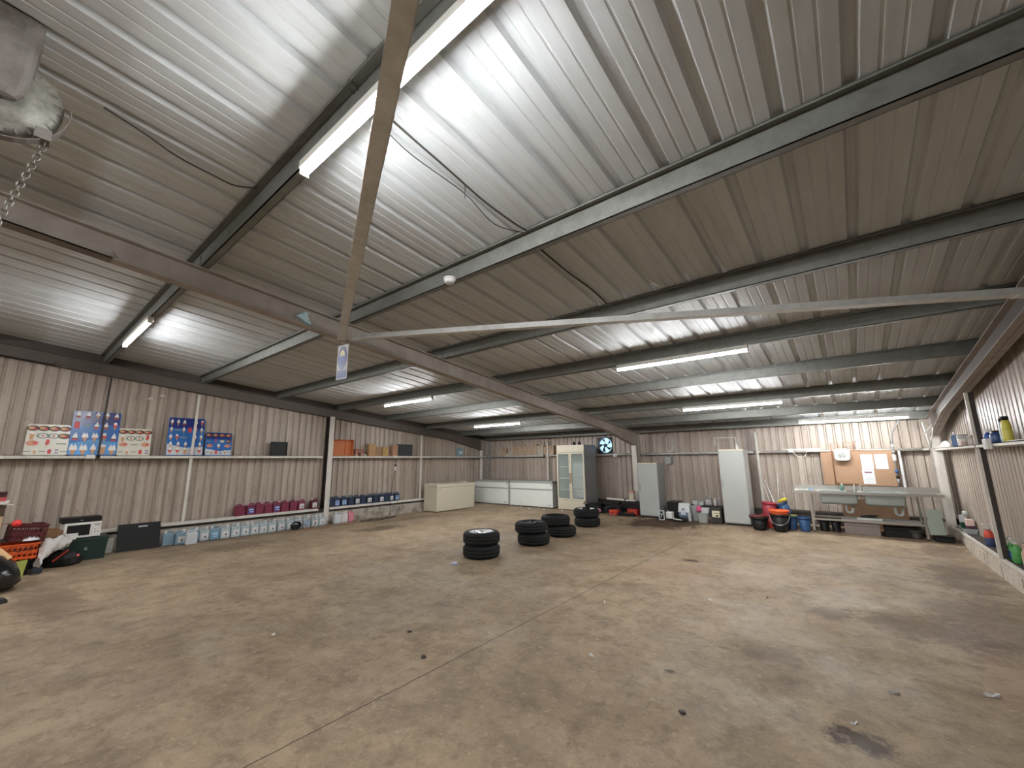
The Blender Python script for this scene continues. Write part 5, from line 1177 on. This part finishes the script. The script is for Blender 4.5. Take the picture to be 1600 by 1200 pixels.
# crates
crate('orange slatted crate with a dark mark under the maroon one', -10.05, .33, .24, .42, .40, .235, ORANGE, PI/2, name='orange_crate')
m = MB(); P = [(-.10, .0), (-.06, .012), (-.02, -.008), (.03, .018), (.08, .006), (.13, .020), (.13, .008), (.08, -.006), (.03, .004), (-.02, -.020), (-.06, 0)]
m.prism([(p[0], p[1]) for p in P], 0, .002, 'x'); t = tag(m.build('ink_scribble', INK), 'black handwritten scrawl on the orange crate side', 'writing'); t.location = (-9.826, .36, .385)
crate('maroon slatted crate tilted on the orange crate', -10.10, .38, .50, .36, .44, .25, DRED, PI/2+.1, 0.0, .10, name='maroon_crate')
t = thing('red_ball', 'bright red plastic knob sitting on the edge of the maroon crate', 'knob', (-9.86, .27, .735)); m = MB(); m.lathe([(.01, 0), (.045, .015), (.055, .05), (.04, .085), (.01, .10)], 12); m.build('body', mat('bright_red', (226, 56, 50), .4), t)
t = thing('white_bowl', 'white upturned bowl in the maroon crate', 'bowl', (-9.95, .44, .515)); m = MB(); m.lathe([(.001, .05), (.05, .047), (.10, .02), (.115, 0)], 18, cap=False); m.lathe([(.001, .046), (.11, 0.0)], 18, cap=False); m.build('body', PAPER, t)
# lower support: lime card box and dark box
hard_box('dark_box', 'dark box under the orange crate', -10.15, .30, 0, .36, .36, .235, BLACK, cat='box', handle=False)
t = thing('lime_card', 'lime green triangular card hanging below the orange crate', 'card', (-9.78, .34, 0)); m = MB(); m.prism([(-.14, .225), (.11, .25), (.085, .02), (.05, .0)], 0, .012, 'x'); m.build('sheet', LIME, t)
# cardboard with writing, behind
t = thing('cardboard_box', 'open cardboard box with handwriting beside the microwave', 'box', (-10.62, .63, .30), .0)
m = MB(); m.box(-.14, .14, -.17, .19, 0, .24); m.prism([(-.19, .24), (.17, .24), (.13, .28), (-.15, .28)], -.14, -.13, 'x'); m.build('body', mat('brown_card_dull', (138, 106, 74), .85, var=.08), t)
m = MB()
for k, (a, b_) in enumerate(((-.10, .02), (-.05, .012), (0, .022), (.05, .014), (.10, .02))): m.bar((.1415, a-.02, .14), (.1415, a+.02, .14+b_), .008, .003, (1, 0, 0)); m.bar((.1415, a+.02, .14+b_), (.1415, a+.025, .13), .008, .003, (1, 0, 0))
m.build('handwriting', INK, t)
hard_box('dark_box', 'black box holding up the cardboard box', -10.62, .62, 0, .34, .40, .295, BLACK, cat='box', handle=False)
# white draped cloth
t = thing('white_sheet', 'white crumpled plastic sheet spilling beside the orange crate', 'sheet', (0, 0, 0))
m = MB(); ctrl = [(-10.42, .90, .36), (-10.36, .80, .37), (-10.28, .70, .36), (-10.18, .62, .32), (-10.05, .58, .24), (-9.95, .56, .15)]
Pp = smooth_path(ctrl, 4); rings = []
random.seed(8)
for i, p in enumerate(Pp):
    f = i/(len(Pp)-1); wdt = .09+.09*math.sin(f*PI)+.02*math.sin(i*1.7); ring = []
    for k in range(14):
        a = 2*PI*k/14; rr_ = 1+.28*math.sin(3*a+i*.8)+.12*random.uniform(-1, 1)
        ring.append((p.x+.05*math.cos(a)*rr_, p.y+wdt*.55*math.cos(a)*rr_*.6, p.z+wdt*.65*math.sin(a)*rr_))
    rings.append(ring)
m.loft(rings, smooth=True); m.build('sheet', CLOTH, t)
t = thing('black_bag', 'black and red bag on the floor beside the dark green box', 'bag', (-10.35, .86, 0)); m = MB(); rings = []
for z, k in ((0, .9), (.03, 1.05), (.12, 1.0), (.18, .8), (.22, .4)): rings.append([(.13*k*math.cos(a)*(1+.12*math.sin(4*a+9*z)), .22*k*math.sin(a)*(1+.10*math.cos(3*a)), z*(1+.15*math.sin(2*a))) for a in [2*PI*q/18 for q in range(18)]])
m.loft(rings); m.build('body', BLACK, t)
m = MB(); m.bar((.10, -.12, .10), (.12, .04, .26), .035, .02); m.build('strap', RED, t)
t = thing('red_bottle', 'small pink red cap beside the black bag', 'bottle', (-10.30, 1.02, .0)); m = MB(); m.lathe([(.02, .12), (.03, .13), (.03, .16), (.015, .17)], 10); m.lathe([(.012, 0), (.012, .12)], 8); m.build('body', mat('pink_red', (190, 92, 92), .5), t)
t = thing('dark_pouch', 'small dark blue pouch on the floor under the white sheet', 'pouch', (-9.98, .56, 0)); m = MB(); m.box(-.06, .06, -.05, .07, 0, .08, .02); m.build('body', mat('dark_slate', (46, 54, 64), .6), t)
loose('wire', [(-9.95, .62, .008), (-9.85, .60, .008), (-9.8, .53, .008), (-9.9, .50, .008), (-9.98, .56, .006)], .005, HOSE, 'small wire ring on the floor by the dark pouch', 'wire')
# bin bag with cardboard piece
t = thing('bin_bag', 'full black bin bag on the floor with cardboard poking out', 'bin bag', (-9.05, -.02, 0))
m = MB(); rings = []
random.seed(5)
for (z, r) in ((0, .24), (.02, .33), (.10, .40), (.22, .40), (.34, .33), (.44, .22), (.50, .10)):
    rings.append([(r*math.cos(a)*(1+.05*math.sin(5*a+z*20)+random.uniform(-.02, .02)), r*math.sin(a)*(1+.05*math.cos(4*a+z*13)), z) for a in [2*PI*k/28 for k in range(28)]])
m.loft(rings, smooth=True); m.build('bag', mat('glossy_black_film', (20, 20, 21), .22, var=.1), t)
m = MB(); m.tube(smooth_path([(0, 0, .5), (.03, .02, .54), (.08, -.02, .56)], 3), .03, 8); m.build('knot', BLACK, t)
t = thing('cardboard_piece', 'square tan cardboard piece leaning on the bin bag', 'cardboard', (-9.0, .13, .42), 0, None, .0, .0)
m = MB(); m.prism([(0, -.13), (.14, 0), (.02, .15), (-.13, .03)], .40-.40, .006, 'x'); o = m.build('sheet', mat('tan_card', (204, 164, 118), .8), t); o.rotation_euler = (0, -.6, 0)
# tall cardboard box and stack at the very edge
t = thing('cardboard_box', 'tall cardboard box at the picture edge beside the crates', 'box', (-9.95, -.12, 0)); m = MB(); m.box(-.15, .13, -.25, .24, 0, .90); m.build('body', mat('pale_card', (200, 170, 132), .8, var=.05), t); m = MB(); m.box(.13, .132, -.03, .03, .3, .9); m.build('tape', CARD, t)
hard_box('dark_box', 'dark box on top of the tall cardboard box', -9.98, -.08, .902, .24, .42, .17, mat('dark_brown_box', (74, 56, 46), .7), cat='box', handle=False)
hard_box('flat_box', 'flat white box in the stack at the picture edge', -9.98, -.10, 1.075, .30, .50, .045, WHITEP, cat='box', handle=False)
hard_box('flat_box', 'flat red box in the stack at the picture edge', -9.98, -.12, 1.122, .28, .48, .06, mat('dull_red', (186, 84, 80), .5), cat='box', handle=False)
hard_box('flat_box', 'dark red box topmost on the stack at the picture edge', -9.98, -.10, 1.184, .26, .44, .07, mat('deep_maroon', (60, 30, 32), .5), cat='box', handle=False)
t = thing('scissors_tool', 'white handled tool sticking out of the box stack', 'tool', (-9.86, .19, 1.05)); m = MB(); m.bar((0, -.10, .022), (0, .02, .012), .03, .012); m.build('handle', WHITEP, t); m = MB(); m.bar((0, .02, .012), (0, .12, .012), .012, .004); m.build('blade', GALV, t)
loose('wooden_stick', [(-9.86, .12, .79), (-9.86, .30, .785), (-9.86, .42, .775)], .010, PLY, 'thin wooden slat resting on the maroon crate', 'slat')
loose('black_tangle', [(-8.3, .0, .02), (-8.2, .12, .05), (-8.15, .18, .015), (-8.2, .26, .012), (-8.28, .2, .04), (-8.35, .1, .012)], .022, BLACK, 'black tangled strap on the floor near the bin bag', 'strap')

# ================================================================== litter on the floor
LT_ = [(-5.15, 4.84, .06, 'blue white crumpled wrapper on the floor beside the nearest wheels', mat('blue_white_wrap', (178, 182, 210), .6), 'paper_wrapper'),
       (-2.42, 4.68, .035, 'pale leaf scrap lying on the open floor near the joint', mat('pale_scrap', (206, 196, 176), .8), 'paper_scrap'),
       (-1.45, 5.50, .03, 'white scrap on the floor beyond the joint', PAPER, 'paper_scrap'),
       (.58, 4.57, .055, 'white scrap on the floor towards the bottle shelf', PAPER, 'paper_scrap'),
       (.74, 4.60, .025, 'tiny white scrap beside the larger white one', PAPER, 'paper_scrap'),
       (-.17, 3.60, .03, 'curled white scrap above the dark round stain', PAPER, 'paper_scrap'),
       (-1.90, 3.40, .03, 'thin pale strip on the floor close to the camera', PAPER, 'paper_strip'),
       (-2.15, 4.15, .02, 'small grey pebble on the open floor', GREYP, 'pebble'),
       (-3.02, 2.50, .03, 'dark pebble just beside the floor joint', DARKST, 'pebble'),
       (-3.55, 2.75, .025, 'dark pebble farther from the floor joint', DARKST, 'pebble'),
       (-1.05, 3.05, .025, 'dark stone close to the camera', DARKST, 'pebble'),
       (-.55, 5.55, .022, 'white speck of litter on the stained floor', PAPER, 'paper_scrap'),
       (.05, 4.2, .035, 'grey slip of litter on the stained floor', GREYP, 'paper_strip'),
       (-.95, 6.0, .02, 'black pebble on the pale floor patch', DARKST, 'pebble'),
       (-4.55, 1.2, .02, 'pale chip on the floor at the poster wall side', mat('pale_scrap', ()), 'pebble') if False else (-4.55, 1.9, .02, 'pale chip on the floor at the poster wall side', WHITEP, 'pebble')]
random.seed(11)
for (x, y, r, lb, mt, nm) in LT_:
    m = MB(); n = 7; a0 = random.uniform(0, 3)
    rg = [(1+random.uniform(-.3, .3)) for _ in range(n)]
    st = .35 if 'scrap' in nm or 'strip' in nm else .8
    m.loft([[(r*q*rg[k]*math.cos(2*PI*k/n), r*q*st*rg[k]*math.sin(2*PI*k/n), z+(.3*r*(k % 3 == 0) if z > .001 and st < .5 else 0)) for k in range(n)] for z, q in ((0, .9), (.004 if st < .5 else r*.3, 1), (.006 if st < .5 else r*.6, .6))])
    o = tag(m.build(nm, mt), lb, 'litter'); o.location = (x, y, 0); o.rotation_euler = (0, 0, a0)
for i, (x, y) in enumerate(((-8.7, 11.2), (-8.35, 11.15), (-7.75, 11.15), (-7.1, 11.2))):
    m = MB(); m.lathe([(.02, 0), (.035, .008), (.02, .03), (.005, .032)], 7, smooth=False); o = tag(m.build('litter_scrap', PAPER), 'tiny white scrap on the floor under the freezers, %s from the corner' % ORD[i], 'litter', 'scraps before the freezers'); o.location = (x, y, fz(y))
